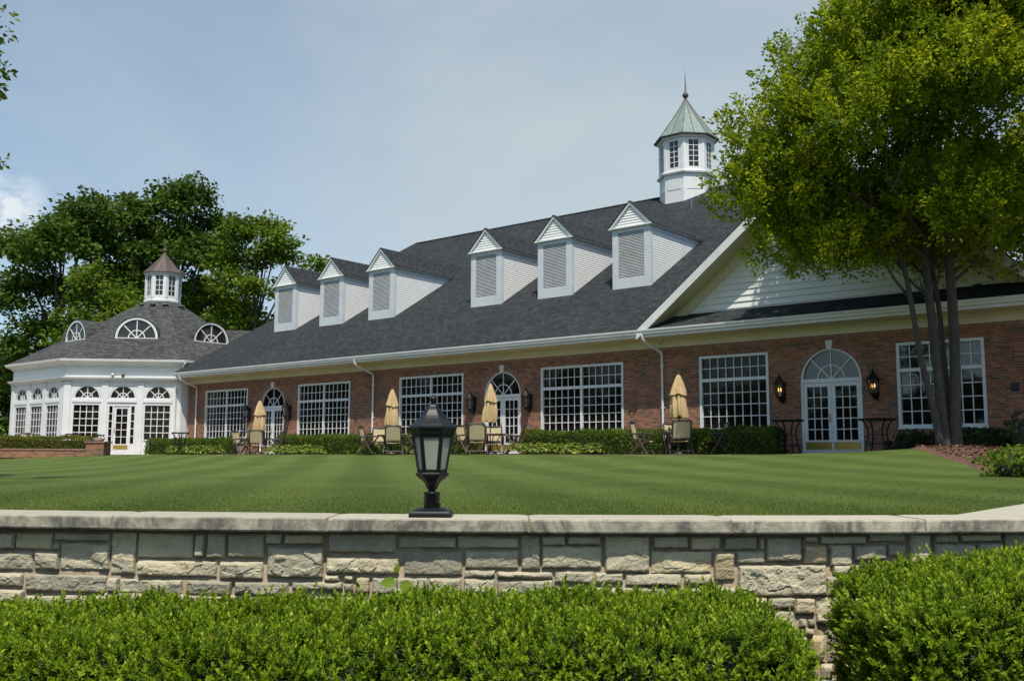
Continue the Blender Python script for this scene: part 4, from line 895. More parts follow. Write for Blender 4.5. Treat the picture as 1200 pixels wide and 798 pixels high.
# ------------------------------------------------------------------ hedges and plants
def clump_box(name, F_, L_, Wd, z0, H_, m, parent, dens, ls, rag=0.04):
    """leafy shell round a rounded box; F_ maps local (l, w, z) -> world"""
    def sample(n, face):
        u, v = RNG.random(n), RNG.random(n)
        if face == 'top': return np.stack([u*L_, v*Wd, np.full(n, H_)], 1), np.tile([0, 0, 1.0], (n, 1))
        if face == 'front': return np.stack([u*L_, np.zeros(n), v*H_], 1), np.tile([0, -1.0, 0.25], (n, 1))
        if face == 'back': return np.stack([u*L_, np.full(n, Wd), v*H_], 1), np.tile([0, 1.0, 0.25], (n, 1))
        if face == 'l': return np.stack([np.zeros(n), u*Wd, v*H_], 1), np.tile([-1.0, 0, 0.25], (n, 1))
        return np.stack([np.full(n, L_), u*Wd, v*H_], 1), np.tile([1.0, 0, 0.25], (n, 1))
    P, Nn = [], []
    for f, ar in (('top', L_*Wd), ('front', L_*H_), ('back', L_*H_*0.5), ('l', Wd*H_), ('r', Wd*H_)):
        p, n = sample(int(dens*ar)+4, f); P.append(p); Nn.append(n)
    P = np.concatenate(P); Nn = np.concatenate(Nn); n = len(P)
    ed = 0.12  # round the edges
    cy_, cz_ = np.clip(P[:, 1], ed, Wd-ed), np.minimum(P[:, 2], H_-ed); cx_ = np.clip(P[:, 0], ed, L_-ed)
    d = P-np.stack([cx_, cy_, cz_], 1); ln = np.maximum(np.linalg.norm(d, axis=1, keepdims=True), 1e-6); P = np.where(ln > ed, np.stack([cx_, cy_, cz_], 1)+d/ln*ed, P)
    wob = 0.03*np.sin(P[:, 0]*2.1+1)+0.025*np.sin(P[:, 0]*5.3)+0.02*np.sin(P[:, 2]*9+P[:, 0]*3)
    P += Nn*(wob+RNG.normal(size=n)*rag-0.02)[:, None]
    o_ = F_(np.zeros(3)); ex, ey = F_(np.array([1., 0, 0]))-o_, F_(np.array([0, 1., 0]))-o_
    tr = lambda q_: o_+q_[:, :1]*ex+q_[:, 1:2]*ey+q_[:, 2:]*np.array([0, 0, 1.0])
    Pw = tr(P)+np.array([0, 0, z0]); Nw = tr(Nn)-o_
    ax = Nw*0.5+unit(n)*0.9; ax[:, 2] += 0.35; nr = Nw*0.8+unit(n)
    tone = np.clip(0.45+0.18*np.sin(P[:, 0]*3.7+P[:, 2]*6)*np.sin(P[:, 0]*1.3+2)+RNG.normal(size=n)*0.22, 0, 1)
    return leafmesh(name, Pw, ax, nr, ls*(0.6+0.8*RNG.random(n)), m, parent, 0.55, tone)
def hedge(label, x0, x1, y0, y1, z0, H_, m='leaf_hedge', rz=None, dens=1150, ls=0.07, nm='hedge'):
    t = thing(nm, label, 'hedge')
    F_ = lambda v: np.array([x0+v[0], y0+v[1], v[2]])
    clump_box('foliage', F_, x1-x0, y1-y0, z0, H_, M[m], t, dens, ls)
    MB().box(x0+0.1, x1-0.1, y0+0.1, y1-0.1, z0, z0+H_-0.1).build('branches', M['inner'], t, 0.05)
    return t
HZ = 0.2
def at_line(px, Y):     # plan position of an image column on the line Y = const
    an = YAW-math.atan((px-600)/FPX/1.0*math.cos(PITCH)); return -math.tan(an)*Y
YH = 29.0
hedge('clipped green hedge under the windows between the middle door and the near door', at_line(611, YH), at_line(902, YH), YH, YH+1.3, HZ, 0.80)
hedge('clipped green hedge behind the stone-wall lantern, left of the middle door', at_line(487, YH), at_line(540, YH), YH, YH+1.3, HZ, 0.80)
hedge('clipped green hedge between the far left door and the second umbrella table', at_line(323, YH-.6), at_line(486, YH-.6), YH-.6, YH+0.8, HZ, 0.78)
hedge('clipped green hedge under the far left clubhouse window', at_line(158, 27.6), at_line(276, 28.6), 28.2, 29.4, HZ, 0.72)
hedge('low dark clipped hedge against the brick wall right of the tree', -8.6, -6.1, 29.3, 30.4, 0.25, 0.62, 'leaf_dark')
# pale hedge on its low brick wall in front of the pavilion
A0, A1 = W(-27.5, 46.5), W(-20.0, 47.5); dv = (A1-A0).normalized(); nv = Vector((-dv.y, dv.x, 0))
t = thing('hedge', 'long pale green clipped hedge on the low brick wall before the pavilion', 'hedge')
Fh = lambda v: np.array([A0.x+dv.x*v[0]+nv.x*v[1], A0.y+dv.y*v[0]+nv.y*v[1], v[2]])
Lh = (A1-A0).length
clump_box('foliage', Fh, Lh, 1.0, 0.30, 0.66, M['leaf_gold'], t, 1100, 0.07)
TT = lambda v: Vector((A0.x+dv.x*v[0]+nv.x*v[1], A0.y+dv.y*v[0]+nv.y*v[1], v[2]))
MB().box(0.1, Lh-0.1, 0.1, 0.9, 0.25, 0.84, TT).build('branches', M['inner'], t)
lwall = thing('garden_wall', 'low red brick garden wall under the pale hedge at left', 'wall')
MB().box(-0.1, Lh+0.1, -0.35, -0.12, 0.0, 0.36, TT).build('wall_body', M['brick'], lwall); MB().box(-0.12, Lh+0.1, -0.38, -0.09, 0.362, 0.43, TT).build('wall_cap', M['soldier'], lwall)
px0 = W(-19.6, 47.3)
t = thing('brick_planter', 'square brick planter pier with a dark plant at the end of the pale hedge', 'planter', (px0.x, px0.y, 0.1), YAW)
MB().box(-0.42, 0.42, -0.42, 0.42, 0, 0.62).build('pier', M['brick'], t); MB().box(-0.47, 0.47, -0.47, 0.47, 0.622, 0.69).build('cap', M['soldier'], t)
MB().lathe((0, 0, 0.69), [(0.2, 0), (0.3, 0.15), (0.28, 0.15), (0.02, 0.13)], 16, cap=False).build('bowl', M['pot'], t)
crown('foliage', [((0, 0, 0.9), (0.3, 0.3, 0.15))], 150, 14, 0.1, 0.08, M['leaf_dark'], t)

def blob_bush(name, label, cat, c, r, m, per, lp, cs, ls):
    t = thing(name, label, cat, c)
    crown('foliage', [((0, 0, r[2]*0.8), r)], per, lp, cs, ls, m, t)
    b = MB(); b.lathe((0, 0, 0), [(min(r[0], r[1])*0.5, 0), (min(r[0], r[1])*0.72, r[2]*0.7), (min(r[0], r[1])*0.5, r[2]*1.3), (0.02, r[2]*1.5)], 12); b.build('branches', M['twig'], t); return t
p = pxpos(1072, 29.8, 0.22); blob_bush('bush', 'small dark round bush beside the bar table left of the tree', 'bush', p, (0.85, 0.7, 0.40), M['leaf_dark'], 320, 16, 0.11, 0.07)
p = pxpos(1203, 26.5, 0.25); blob_bush('bush', 'dark upright shrub against the wall at the right edge', 'bush', p, (0.55, 0.55, 0.62), M['leaf_dark'], 220, 16, 0.11, 0.07)
p = pxpos(1212, 15.6, -0.36); blob_bush('bush', 'bright green leafy bush at the edge of the mulch bed', 'bush', p, (0.82, 0.8, 0.36), M['leaf_bright'], 520, 18, 0.09, 0.075)
def hosta(label, px, D, n, spread, dz=0.2):
    t = thing('hosta_patch', label, 'plant', pxpos(px, D, dz), YAW)
    cs = []
    for i in range(n): cs.append(((i+0.5)/n-0.5)*spread+RNG.normal()*0.08)
    P, A, Nn, S = [], [], [], []
    for cx_ in cs:
        k = 120; an = RNG.random(k)*2*math.pi; rr = RNG.random(k)**0.6*0.28; cyo = RNG.normal()*0.05
        P.append(np.stack([cx_+np.cos(an)*rr, cyo+np.sin(an)*rr, 0.05+0.30*(1-(rr/0.3)**2)+RNG.random(k)*0.06], 1)); A.append(np.stack([np.cos(an), np.sin(an), 0.1-rr*2.5], 1)+unit(k)*0.25); Nn.append(np.stack([np.cos(an)*0.5, np.sin(an)*0.5, np.ones(k)], 1)+unit(k)*0.3)
    P = np.concatenate(P); leafmesh('leaves', P, np.concatenate(A), np.concatenate(Nn), 0.10+0.07*RNG.random(len(P)), M['leaf_hosta'], t, 0.6)
    return t
hosta('pale hosta bed before the hedge between the middle door and nearest umbrella', 655, 34.8, 9, 3.1)
hosta('pale hosta bed before the hedge right of the far left umbrella table', 348, 42.8, 7, 2.3)
hosta('pale hosta bed before the hedge beside the pavilion bar table', 232, 46.5, 6, 2.2)
hosta('small pale hosta clump under the left chair of the second table', 434, 38.6, 2, 0.6)
hosta('small hosta clump in front of the hedge just left of the stone-wall lantern', 484, 38.0, 1, 0.25)
hosta('low hosta clump behind the nearest umbrella table', 815, 33.4, 4, 1.6, 0.12)

# ------------------------------------------------------------------ trees
def limb(b, p, d, L_, r, n=6, wob=0.12, up=0.0):
    p = Vector(p); d = Vector(d).normalized(); pts = [p.copy()]; rs = [r]
    for i in range(n):
        d = (d+Vector((random.gauss(0, wob), random.gauss(0, wob), random.gauss(0, wob*0.5)+up))).normalized(); p = p+d*(L_/n); pts.append(p.copy()); rs.append(r*(1-0.75*(i+1)/n))
    b.tube(pts, rs, 8); return pts, rs, d
# the big multi-stemmed tree near the right
tp = pxpos(1110, 27.0, 0.33)
NT = thing('shade_tree', 'large multi-stemmed shade tree in full yellow-green leaf on the mulch bed', 'tree', tp)
def lp(px, y, dd_=0.0):     # point relative to the trunk base for a place in the tree's own plane
    D = 27.0+dd_; q_ = W((px-600)/FPX*(D), D, (541-y)/FPX*D); return q_-Vector(tp)
b = MB()
stems = [([(1101, 524), (1092, 470), (1082, 420), (1074, 360), (1066, 310), (1045, 250)], [.17, .13, .115, .105, .09, .03]),
         ([(1106, 526), (1103, 480), (1100, 420), (1096, 360), (1092, 300), (1085, 200), (1075, 80)], [.24, .20, .18, .165, .15, .10, .04]),
         ([(1111, 524), (1111, 470), (1109, 420), (1105, 350), (1100, 300), (1112, 210)], [.17, .12, .11, .10, .09, .04]),
         ([(1118, 526), (1119, 480), (1122, 420), (1122, 350), (1121, 290), (1128, 180), (1135, 60)], [.27, .23, .21, .19, .17, .11, .04])]
for i, (pp, rs) in enumerate(stems):
    pts = [lp(x, y, (-0.25, 0.0, 0.3, -0.05)[i]) for x, y in pp]
    # smooth the polyline
    P2 = []; R2 = []
    for j in range(len(pts)-1):
        a0 = pts[max(j-1, 0)]; a1 = pts[j]; a2 = pts[j+1]; a3 = pts[min(j+2, len(pts)-1)]
        for s in (0, .25, .5, .75):
            P2.append(0.5*((2*a1)+(a2-a0)*s+(2*a0-5*a1+4*a2-a3)*s*s+(-a0+3*a1-3*a2+a3)*s**3)); R2.append(0.68*(rs[j]*(1-s)+rs[j+1]*s)*(1+0.03*math.sin(j*5+s*9)))
    P2.append(pts[-1]); R2.append(rs[-1]*.68); P2[0] = P2[0]-Vector((0, 0, 0.25)); R2[0] *= 1.25
    b.tube(P2, R2, 12)
b.build('trunk', M['bark'], NT)
b = MB()
for (x, y), (x2, y2), dd_, r in (((1075, 352), (1035, 290), -0.6, .05), ((1098, 350), (1058, 305), 0.5, .05), ((1098, 375), (1085, 330), 0.5, .03), ((1122, 330), (1165, 285), -0.4, .06), ((1122, 318), (1185, 262), 0.8, .06), ((1121, 290), (1150, 220), 0.4, .07), ((1094, 300), (1010, 220), -1.2, .07), ((1105, 330), (1112, 295), 0.2, .03), ((1092, 260), (960, 190), 0.5, .07), ((1124, 240), (1230, 160), -0.5, .07), ((1085, 200), (930, 110), -1, .06), ((1128, 180), (1240, 70), 1, .06), ((1100, 330), (1040, 262), 2.5, .05), ((1122, 300), (1140, 230), -2.6, .06), ((1095, 280), (1050, 200), -3.2, .06)):
    p0, p1 = lp(x, y), lp(x2, y2, dd_); mid = (p0+p1)/2+Vector((0, 0, -0.12)); b.tube([p0, mid, p1], [r, r*0.75, r*0.35], 7)
    for k in range(4):
        s_ = mid.lerp(p1, random.random()); limb(b, s_, (p1-p0).normalized()+Vector((random.gauss(0, .6), random.gauss(0, .6), .4)), 1.3, r*0.35, 4, 0.2)
b.build('branches', M['bark'], NT)
lob = []
zc = [4.6, 5.4, 6.6, 8.0, 9.5, 11.0, 12.6, 13.8, 14.6]; Rr = [3.0, 4.7, 5.5, 5.9, 5.4, 4.6, 3.6, 2.3, 1.0]
tries = 0
while len(lob) < 100:
    z = 5.5+8.7*random.random(); R_ = float(np.interp(z, zc, Rr)); an = random.random()*2*math.pi
    rr = max(0.0, R_-0.9)*(1-random.random()**1.8*0.65) if len(lob) < 78 else R_*0.5*random.random()
    s_ = 0.75+0.65*random.random()
    q_ = Vector((math.cos(an)*rr, math.sin(an)*rr, 0))+Vector((0.7, -0.85, 0))*max(0, z-8)*0.22
    if z < 6.6 and q_.dot(Vector((math.cos(YAW), math.sin(YAW), 0))) > -2.5: z += 0.45
    lob.append(((q_.x, q_.y, z+0.25*math.sin(an*3)-0.33), (s_*1.1, s_*1.1, s_*0.9)))
for px_, y_ in ((885, 185), (872, 170), (905, 120), (940, 40), (895, 225), (935, 275), (965, 290), (910, 250), (1010, 285), (1190, 262), (925, 80), (862, 150), (925, 165), (950, 185), (975, 170), (935, 215), (965, 225), (995, 200), (950, 150), (985, 250), (1000, 160), (920, 250), (1060, 200), (1150, 190), (1190, 200), (1180, 120), (1010, 100), (1060, 110)):
    q_ = lp(px_+18, y_, random.uniform(-1.2, 1)); lob.append(((q_.x, q_.y, q_.z), (0.8, 0.8, 0.62)))
crown('crown', lob, 44, 56, 0.38, 0.115, M['leaf_near'], NT, 0.8, 0.35, 0.30, 0.95)

def far_tree(label, a_, D, lobes, m, lsz=0.42, per=5.2, lp_=90, cs=1.35, name='tree', base=0.1):
    """lobes in metres: (dx to the right, dz height above eye, radius, depth offset)"""
    p = W(a_, D, base); t = thing(name, label, 'tree', p)
    b = MB(); top = max(l[1] for l in lobes)
    tr_r = 0.03*top*0.5
    b.tube([(0, 0, -0.4), (0.1, 0, top*0.3), (0.0, 0.2, top*0.6), (0.1, 0.1, top*0.85)], [tr_r, tr_r*0.8, tr_r*0.5, tr_r*0.2], 8); b.build('trunk', M['bark'], t)
    b = MB(); L_ = []
    for dx, z, r, dd_ in lobes:
        q_ = W(dx, dd_, z-base); L_.append(((q_.x, q_.y, q_.z), (r, r, r*0.78)))
        s = Vector((0.05, 0.1, max(1.5, min(top*0.7, z*0.55)))); e = Vector((q_.x, q_.y, q_.z)); b.tube([s, s.lerp(e, 0.5)+Vector((0, 0, -0.3)), e], [tr_r*0.45, tr_r*0.3, tr_r*0.1], 6)
        for k in range(3):
            d = Vector((random.gauss(0, 1), random.gauss(0, 1), 0.4)).normalized(); b.tube([e-d*0.2, e+d*r*0.9], [tr_r*0.12, tr_r*0.04], 5)
    b.build('branches', M['bark'], t)
    crown('crown', L_, per, lp_, cs, lsz, m, t, 0.55, 0.35)
    return t
def pl(pcx, D, L_):     # lobes given as picture places of the tree's own plane, relative to its trunk column
    return [((x-pcx)/FPX*D, (538-y)/FPX*D, r/FPX*D, dd_) for x, y, r, dd_ in L_]
def ptree(label, pcx, D, L_, m, **k): return far_tree(label, (pcx-600)/FPX*D, D, pl(pcx, D, L_), m, **k)
ptree('big dark oak at the far left behind the pavilion', 60, 84, [(20, 300, 34, 0), (55, 268, 34, 2), (95, 245, 28, 0), (75, 300, 40, -3), (30, 350, 40, 0), (110, 290, 36, 3), (40, 400, 36, 0), (85, 345, 40, 4), (10, 440, 36, 3), (105, 262, 24, -2), (2, 285, 20, 1), (60, 440, 34, 4), (120, 330, 34, 3)], M['leaf_far'])
ptree('tallest dark tree rising behind the pavilion cupola', 190, 88, [(150, 250, 28, 0), (182, 232, 22, 1), (215, 236, 30, -1), (235, 262, 26, 2), (165, 285, 36, 3), (210, 290, 40, 0), (240, 310, 34, -2), (150, 330, 34, 2), (195, 345, 40, 3), (245, 355, 34, 0), (130, 268, 22, 1), (210, 222, 14, 0), (175, 380, 34, 4), (225, 400, 30, 4)], M['leaf_far'])
ptree('lighter open-branched tree between the pavilion and the first dormer', 292, 82, [(280, 270, 22, 0), (305, 262, 20, 1), (322, 285, 20, -1), (262, 298, 24, 2), (300, 300, 20, 2), (340, 303, 12, 0), (362, 310, 12, 0), (375, 316, 9, 1), (350, 335, 16, 2), (340, 360, 20, 3), (310, 390, 22, 2), (270, 335, 24, 0), (305, 345, 18, -2), (285, 372, 24, 1), (255, 370, 22, 3), (328, 330, 14, 2)], M['leaf_bright'], per=5.6, lp_=85, cs=1.2, lsz=0.38)
ptree('bright green young tree in front of the dark oak behind the pavilion', 112, 76, [(105, 340, 24, 0), (125, 355, 28, 1), (90, 375, 24, 0), (135, 385, 26, 0), (110, 400, 28, 2), (150, 368, 18, 0), (72, 400, 16, 0), (100, 322, 14, 0)], M['leaf_bright'], per=5.5, lsz=0.34)
ptree('dark tree low behind the right side of the pavilion roof', 245, 98, [(235, 385, 24, 0), (262, 400, 22, 0), (215, 400, 24, 2), (290, 398, 22, 1), (250, 420, 24, 2), (320, 410, 18, 1)], M['leaf_far'])
ptree('distant tree filling the gap at the left edge beside the pavilion', 5, 100, [(-10, 430, 30, 0), (12, 450, 24, 0), (-5, 480, 26, 0), (15, 490, 18, 1), (-30, 470, 30, 0), (0, 510, 20, 0)], M['leaf_far'], per=5)
wl = []
for i in range(46):
    a_ = 12-i*5.6+RNG.normal(); p = Vector((a_, -88+RNG.normal()*5, 0)); hh = 3.4+1.6*RNG.random()-min(0, a_+60)*0.045; wl.append(((p.x, p.y, hh), (4.2, 4.2, hh*1.2+1)))
wd = crown('distant_wood', wl, 1.6, 40, 2.2, 1.3, M['leaf_far'], None); tag(wd, 'far belt of dark woodland across the grounds, mirrored in the window panes', 'woodland', kind='stuff')
# tree outside the frame on the left whose twigs reach in
far_tree('near tree beyond the left edge whose leafy twigs reach into the sky', -10.6, 15.0, [(2.22, 6.85, 0.28, 0), (2.24, 6.1, 0.34, 0), (2.2, 5.75, 0.26, 0), (2.34, 4.70, 0.16, 0.2), (2.24, 4.45, 0.22, 0), (-0.2, 8.0, 1.2, 0), (0.5, 6.6, 0.8, 0), (0.1, 5.2, 0.8, 0.5), (-1.0, 6.5, 1.6, 0), (-0.5, 9.0, 1.4, 0)], M['leaf_bright'], lsz=0.10, per=60, lp_=34, cs=0.2, base=-0.35)

# ------------------------------------------------------------------ stone wall
SW = thing('stone_wall', 'long curved retaining wall of split limestone under a smooth coping', 'wall')
def wp(a_, back, z):       # point on the wall: a to the right, back = metres behind the coping front
    return W(a_, wall_d(a_)+back, z)
JO = [-6.8, -5.6, -4.5, -3.4, -2.256, -1.021, 0.0995, 1.224, 2.347, 3.45, 4.6, 5.8]
def set_rnd(o, vals):
    at = o.data.attributes.new('rnd', 'FLOAT', 'POINT'); at.data.foreach_set('value', np.array(vals, np.float32))
for i, (a0, a1) in enumerate(zip(JO, JO[1:])):
    b = MB(); n = 22; g_ = 0.006; m_ = 9
    zt = -0.32+random.uniform(-0.002, 0.002); zbm = -0.40+random.uniform(-.002, .002)
    dz0 = random.uniform(-0.003, 0.003)
    sec = [(0.006, zbm), (0.0, zbm+0.01), (0.0, (zt+zbm)/2), (0.001, zt-0.012), (0.006, zt-0.003), (0.014, zt), (0.23, zt), (0.44, zt), (0.45, zt-0.01), (0.45, zbm), (0.2, zbm)]
    V = []
    for k in range(n+1):
        a_ = a0+g_+(a1-a0-2*g_)*k/n; endr = 0.008 if k in (0, n) else 0
        for j, (bk, z) in enumerate(sec):
            nzv = random.uniform(-0.0006, 0.0006)
            V.append(wp(a_, bk+(nzv if j < 5 else 0)+(endr if bk < .02 else 0)+dz0, z-(endr*0.5 if z > zt-.02 else 0)))
    ns = len(sec); Fc = [(k*ns+j, (k+1)*ns+j, (k+1)*ns+(j+1) % ns, k*ns+(j+1) % ns) for k in range(n) for j in range(ns)]
    Fc += [tuple(range(ns)), tuple(reversed([n*ns+j for j in range(ns)]))]
    b.add(V, Fc, False); o = b.build('coping_stone', M['coping'], SW); tone = random.uniform(0.35, 0.75); set_rnd(o, [tone]*len(V))
    # mortar between
    MB().add([wp(a1-g_-.002, 0.012, zbm+.004), wp(a1+g_+.002, 0.012, zbm+.004), wp(a1+g_+.002, 0.012, zt-.006), wp(a1-g_-.002, 0.012, zt-.006), wp(a1-g_-.002, 0.44, zt-.006), wp(a1+g_+.002, 0.44, zt-.006)], [(0, 1, 2, 3), (3, 2, 5, 4)]).build('joint', M['mortar'], SW)
# return of the coping towards the house at the right
b = MB(); ra, rd = 2.62, wall_d(2.62)+0.45
P = [W(2.95, rd-0.0), W(5.8, wall_d(5.8)+0.455), W(6.3, wall_d(5.8)+3.2), W(3.72, rd+2.4)]
P = [W(2.74, rd+0.004), W(3.4, wall_d(3.4)+0.455), W(5.8, wall_d(5.8)+0.455), W(8.2, 9.6), W(5.2, 9.6), W(4.2, 8.1)]
b.prism([Vector((p.x, p.y, -0.40)) for p in P], (0, 0, 0.079)); o = b.build('coping_stone', M['coping'], SW); set_rnd(o, [0.6]*len(o.data.vertices))
b = MB(); b.prism([Vector((p.x, p.y, -1.6)) for p in [W(3.0, rd+0.1), W(5.8, wall_d(5.8)+0.5), W(8.1, 9.5), W(5.3, 9.5)]], (0, 0, 1.195)); b.build('return_core', M['mortar'], SW)
# core / mortar face
b = MB(); V = []; n = 60
for k in range(n+1):
    a_ = -6.8+12.6*k/n; V += [wp(a_, 0.115, -1.62), wp(a_, 0.115, -0.405), wp(a_, 0.43, -0.405), wp(a_, 0.43, -1.62)]
b.add(V, [(k*4+j, (k+1)*4+j, (k+1)*4+j+1, k*4+j+1) for k in range(n) for j in range(3)], True); b.build('mortar', M['mortar'], SW)
STN = [(-3.013,-0.523,-2.885,-0.432),(-2.878,-0.523,-2.651,-0.43),(-2.64,-0.472,-2.305,-0.426),(-2.647,-0.527,-2.603,-0.486),(-3.004,-0.641,-2.768,-0.545),(-2.757,-0.637,-2.602,-0.538),(-2.597,-0.632,-2.298,-0.488),(-2.288,-0.652,-2.143,-0.421),(-2.996,-0.734,-2.822,-0.662),(-2.802,-0.759,-2.306,-0.665),(-2.304,-0.758,-2.235,-0.677),(-2.989,-0.825,-2.811,-0.756),(-2.792,-0.851,-2.578,-0.785),(-2.565,-0.845,-2.322,-0.779),(-2.231,-0.757,-1.859,-0.682),(-2.129,-0.557,-1.806,-0.427),(-2.126,-0.66,-1.662,-0.577),(-1.795,-0.552,-1.736,-0.423),(-1.725,-0.557,-1.613,-0.422),(-1.602,-0.549,-1.393,-0.421),(-1.386,-0.478,-1.29,-0.415),(-1.276,-0.475,-1.053,-0.417),(-1.372,-0.656,-1.052,-0.494),(-1.645,-0.668,-1.395,-0.576),(-1.833,-0.76,-1.57,-0.682),(-1.554,-0.755,-1.245,-0.686),(-1.227,-0.721,-0.939,-0.682),(-1.045,-0.675,-0.96,-0.641),(-1.035,-0.631,-0.624,-0.544),(-1.027,-0.517,-0.642,-0.411),(-0.632,-0.49,-0.31,-0.425),(-0.299,-0.488,0.041,-0.426),(-0.595,-0.636,-0.271,-0.509),(-0.255,-0.598,0.041,-0.503),(-0.933,-0.674,-0.88,-0.643),(-0.932,-0.728,-0.879,-0.686),(-0.865,-0.742,-0.788,-0.654),(-0.774,-0.739,-0.464,-0.657),(-0.454,-0.738,-0.276,-0.655),(-0.262,-0.645,-0.088,-0.611),(-0.261,-0.737,-0.088,-0.657),(-0.077,-0.651,0.234,-0.618),(-0.076,-0.736,0.234,-0.664),(0.058,-0.601,0.163,-0.42),(0.171,-0.472,0.304,-0.418),(0.313,-0.469,0.503,-0.417),(0.172,-0.595,0.506,-0.478),(0.525,-0.616,0.775,-0.418),(0.795,-0.486,0.992,-0.418),(0.788,-0.62,1.124,-0.507),(0.242,-0.674,0.458,-0.616),(0.47,-0.674,0.628,-0.62),(0.64,-0.689,0.953,-0.627),(1.009,-0.496,1.177,-0.422),(1.198,-0.496,1.387,-0.422),(1.401,-0.496,1.43,-0.426),(1.441,-0.556,1.642,-0.424),(1.14,-0.659,1.256,-0.508),(1.269,-0.567,1.431,-0.505),(1.659,-0.458,1.74,-0.419),(1.754,-0.467,2.027,-0.417),(1.657,-0.57,1.791,-0.472),(1.81,-0.585,1.939,-0.47),(1.279,-0.748,1.784,-0.582),(0.97,-0.682,1.121,-0.631),(2.046,-0.453,2.26,-0.404),(1.955,-0.555,2.141,-0.471),(2.157,-0.532,2.261,-0.468),(2.288,-0.573,2.413,-0.409),(2.438,-0.463,2.583,-0.41),(2.599,-0.457,2.848,-0.411),(2.435,-0.56,2.683,-0.47),(2.701,-0.562,2.859,-0.464),(2.877,-0.564,3.057,-0.408),(1.598,-0.848,1.715,-0.764),(1.721,-0.897,1.811,-0.762),(1.67,-0.916,1.712,-0.878),(1.62,-0.923,1.661,-0.878),(1.622,-0.964,1.703,-0.926),(1.671,-1.111,1.764,-0.97),(1.78,-1.11,1.927,-0.938),(1.637,-1.209,1.724,-1.123),(1.738,-1.21,1.807,-1.124),(1.817,-1.213,1.96,-1.122)]
def free(r): return all(r[2] <= s[0]+.004 or r[0] >= s[2]-.004 or r[3] <= s[1]+.004 or r[1] >= s[3]-.004 for s in STN)
# simple courses wherever the photograph's stones leave the wall bare (behind the hedges and beyond the frame)
rs = random.Random(3); zt = -0.42
while zt > -1.58:
    h = rs.choice((0.07, 0.09, 0.115, 0.13)); a_ = -6.8
    while a_ < 5.8:
        w_ = rs.uniform(0.14, 0.42); r = (a_+.006, zt-h+.006, a_+w_-.006, zt-.006)
        if free(r): STN.append(r)
        else:
            for hh0, hh1 in ((0, 1), (0, .5), (.5, 1)):
                q_ = a_
                while q_ < a_+w_-0.05:
                    r2 = [q_+.005, zt-h*hh1+.006, q_+.05, zt-h*hh0-.006]
                    if r2[3]-r2[1] > 0.03 and free(r2):
                        while r2[2] < a_+w_-.006 and free((r2[0], r2[1], r2[2]+0.012, r2[3])): r2[2] += 0.012
                        STN.append(tuple(r2)); q_ = r2[2]
                    q_ += 0.014
        a_ += w_
    zt -= h
from mathutils import noise as mn
V, Fc, Rn = [], [], []
for (a0, z0, a1, z1) in STN:
    w_, h = a1-a0, z1-z0; hid = z0 < -1.0 or a0 > 3.1 or a0 < -3.2
    st = 0.03 if hid else 0.0075
    nx, nz_ = max(5, int(w_/st)), max(5, int(h/st)); seed = rs.random()*50; tone = min(1, max(0, rs.gauss(0.5, 0.2)))
    hero = a0 in (1.279, -1.372, -1.035)
    rough = rs.choice((0.35, 0.6, 0.9)) if z0 > -0.60 and not hero else rs.choice((0.8, 1.0, 1.3))
    if hero: rough = 1.9
    depth = (0.020+0.014*rs.random())*(1.25 if hero else 1)
    # a few split planes, the nearest one wins, with small broken ledges
    pls = [(rs.uniform(0.0, 0.010)*rough, rs.gauss(0, 0.11)*rough, rs.gauss(0.0, 0.13)*rough, rs.uniform(-.5, .5)*w_, rs.uniform(-.5, .5)*h) for k in range(5)]
    b0 = len(V)
    for j in range(nz_+1):
        for i in range(nx+1):
            u, v = i/nx, j/nz_; x, y = (u-.5)*w_, (v-.5)*h
            p3 = Vector((x*1.0+seed, y*1.4, seed*0.7))
            jx = 0.004*mn.noise(Vector((y*25, seed, 0))); jz = 0.004*mn.noise(Vector((x*18, seed, 5)))
            a_ = a0+w_*u+jx; z = z0+h*v+jz
            eu, ev = min(u, 1-u)*w_, min(v, 1-v)*h; e = (min(1, eu/0.010)*min(1, ev/0.010))**0.5
            pl_ = min(c+gx_*(x-cx_)+gz_*(y-cy_) for c, gx_, gz_, cx_, cy_ in pls)
            rg = mn.ridged_multi_fractal(p3*9, 0.9, 2.1, 5, 1.0, 2.0)
            stp = mn.noise(p3*14+Vector((0, 0, 9)))
            ledge = 0.0045*rough*(1 if stp > 0.08 else 0)
            d = depth*e+(max(-0.02, pl_)+0.0028*rough*(rg-1.2)+ledge+0.003*mn.fractal(p3*60, 0.8, 2.1, 3))*e
            V.append(wp(a_, 0.108-d, z)); Rn.append(min(1, max(0, tone+0.12*mn.noise(p3*5))))
    for j in range(nz_):
        for i in range(nx): q_ = b0+j*(nx+1)+i; Fc.append((q_, q_+1, q_+nx+2, q_+nx+1))
b = MB(); b.add(V, Fc, False); o = b.build('wall_stones', M['stone'], SW); set_rnd(o, Rn)

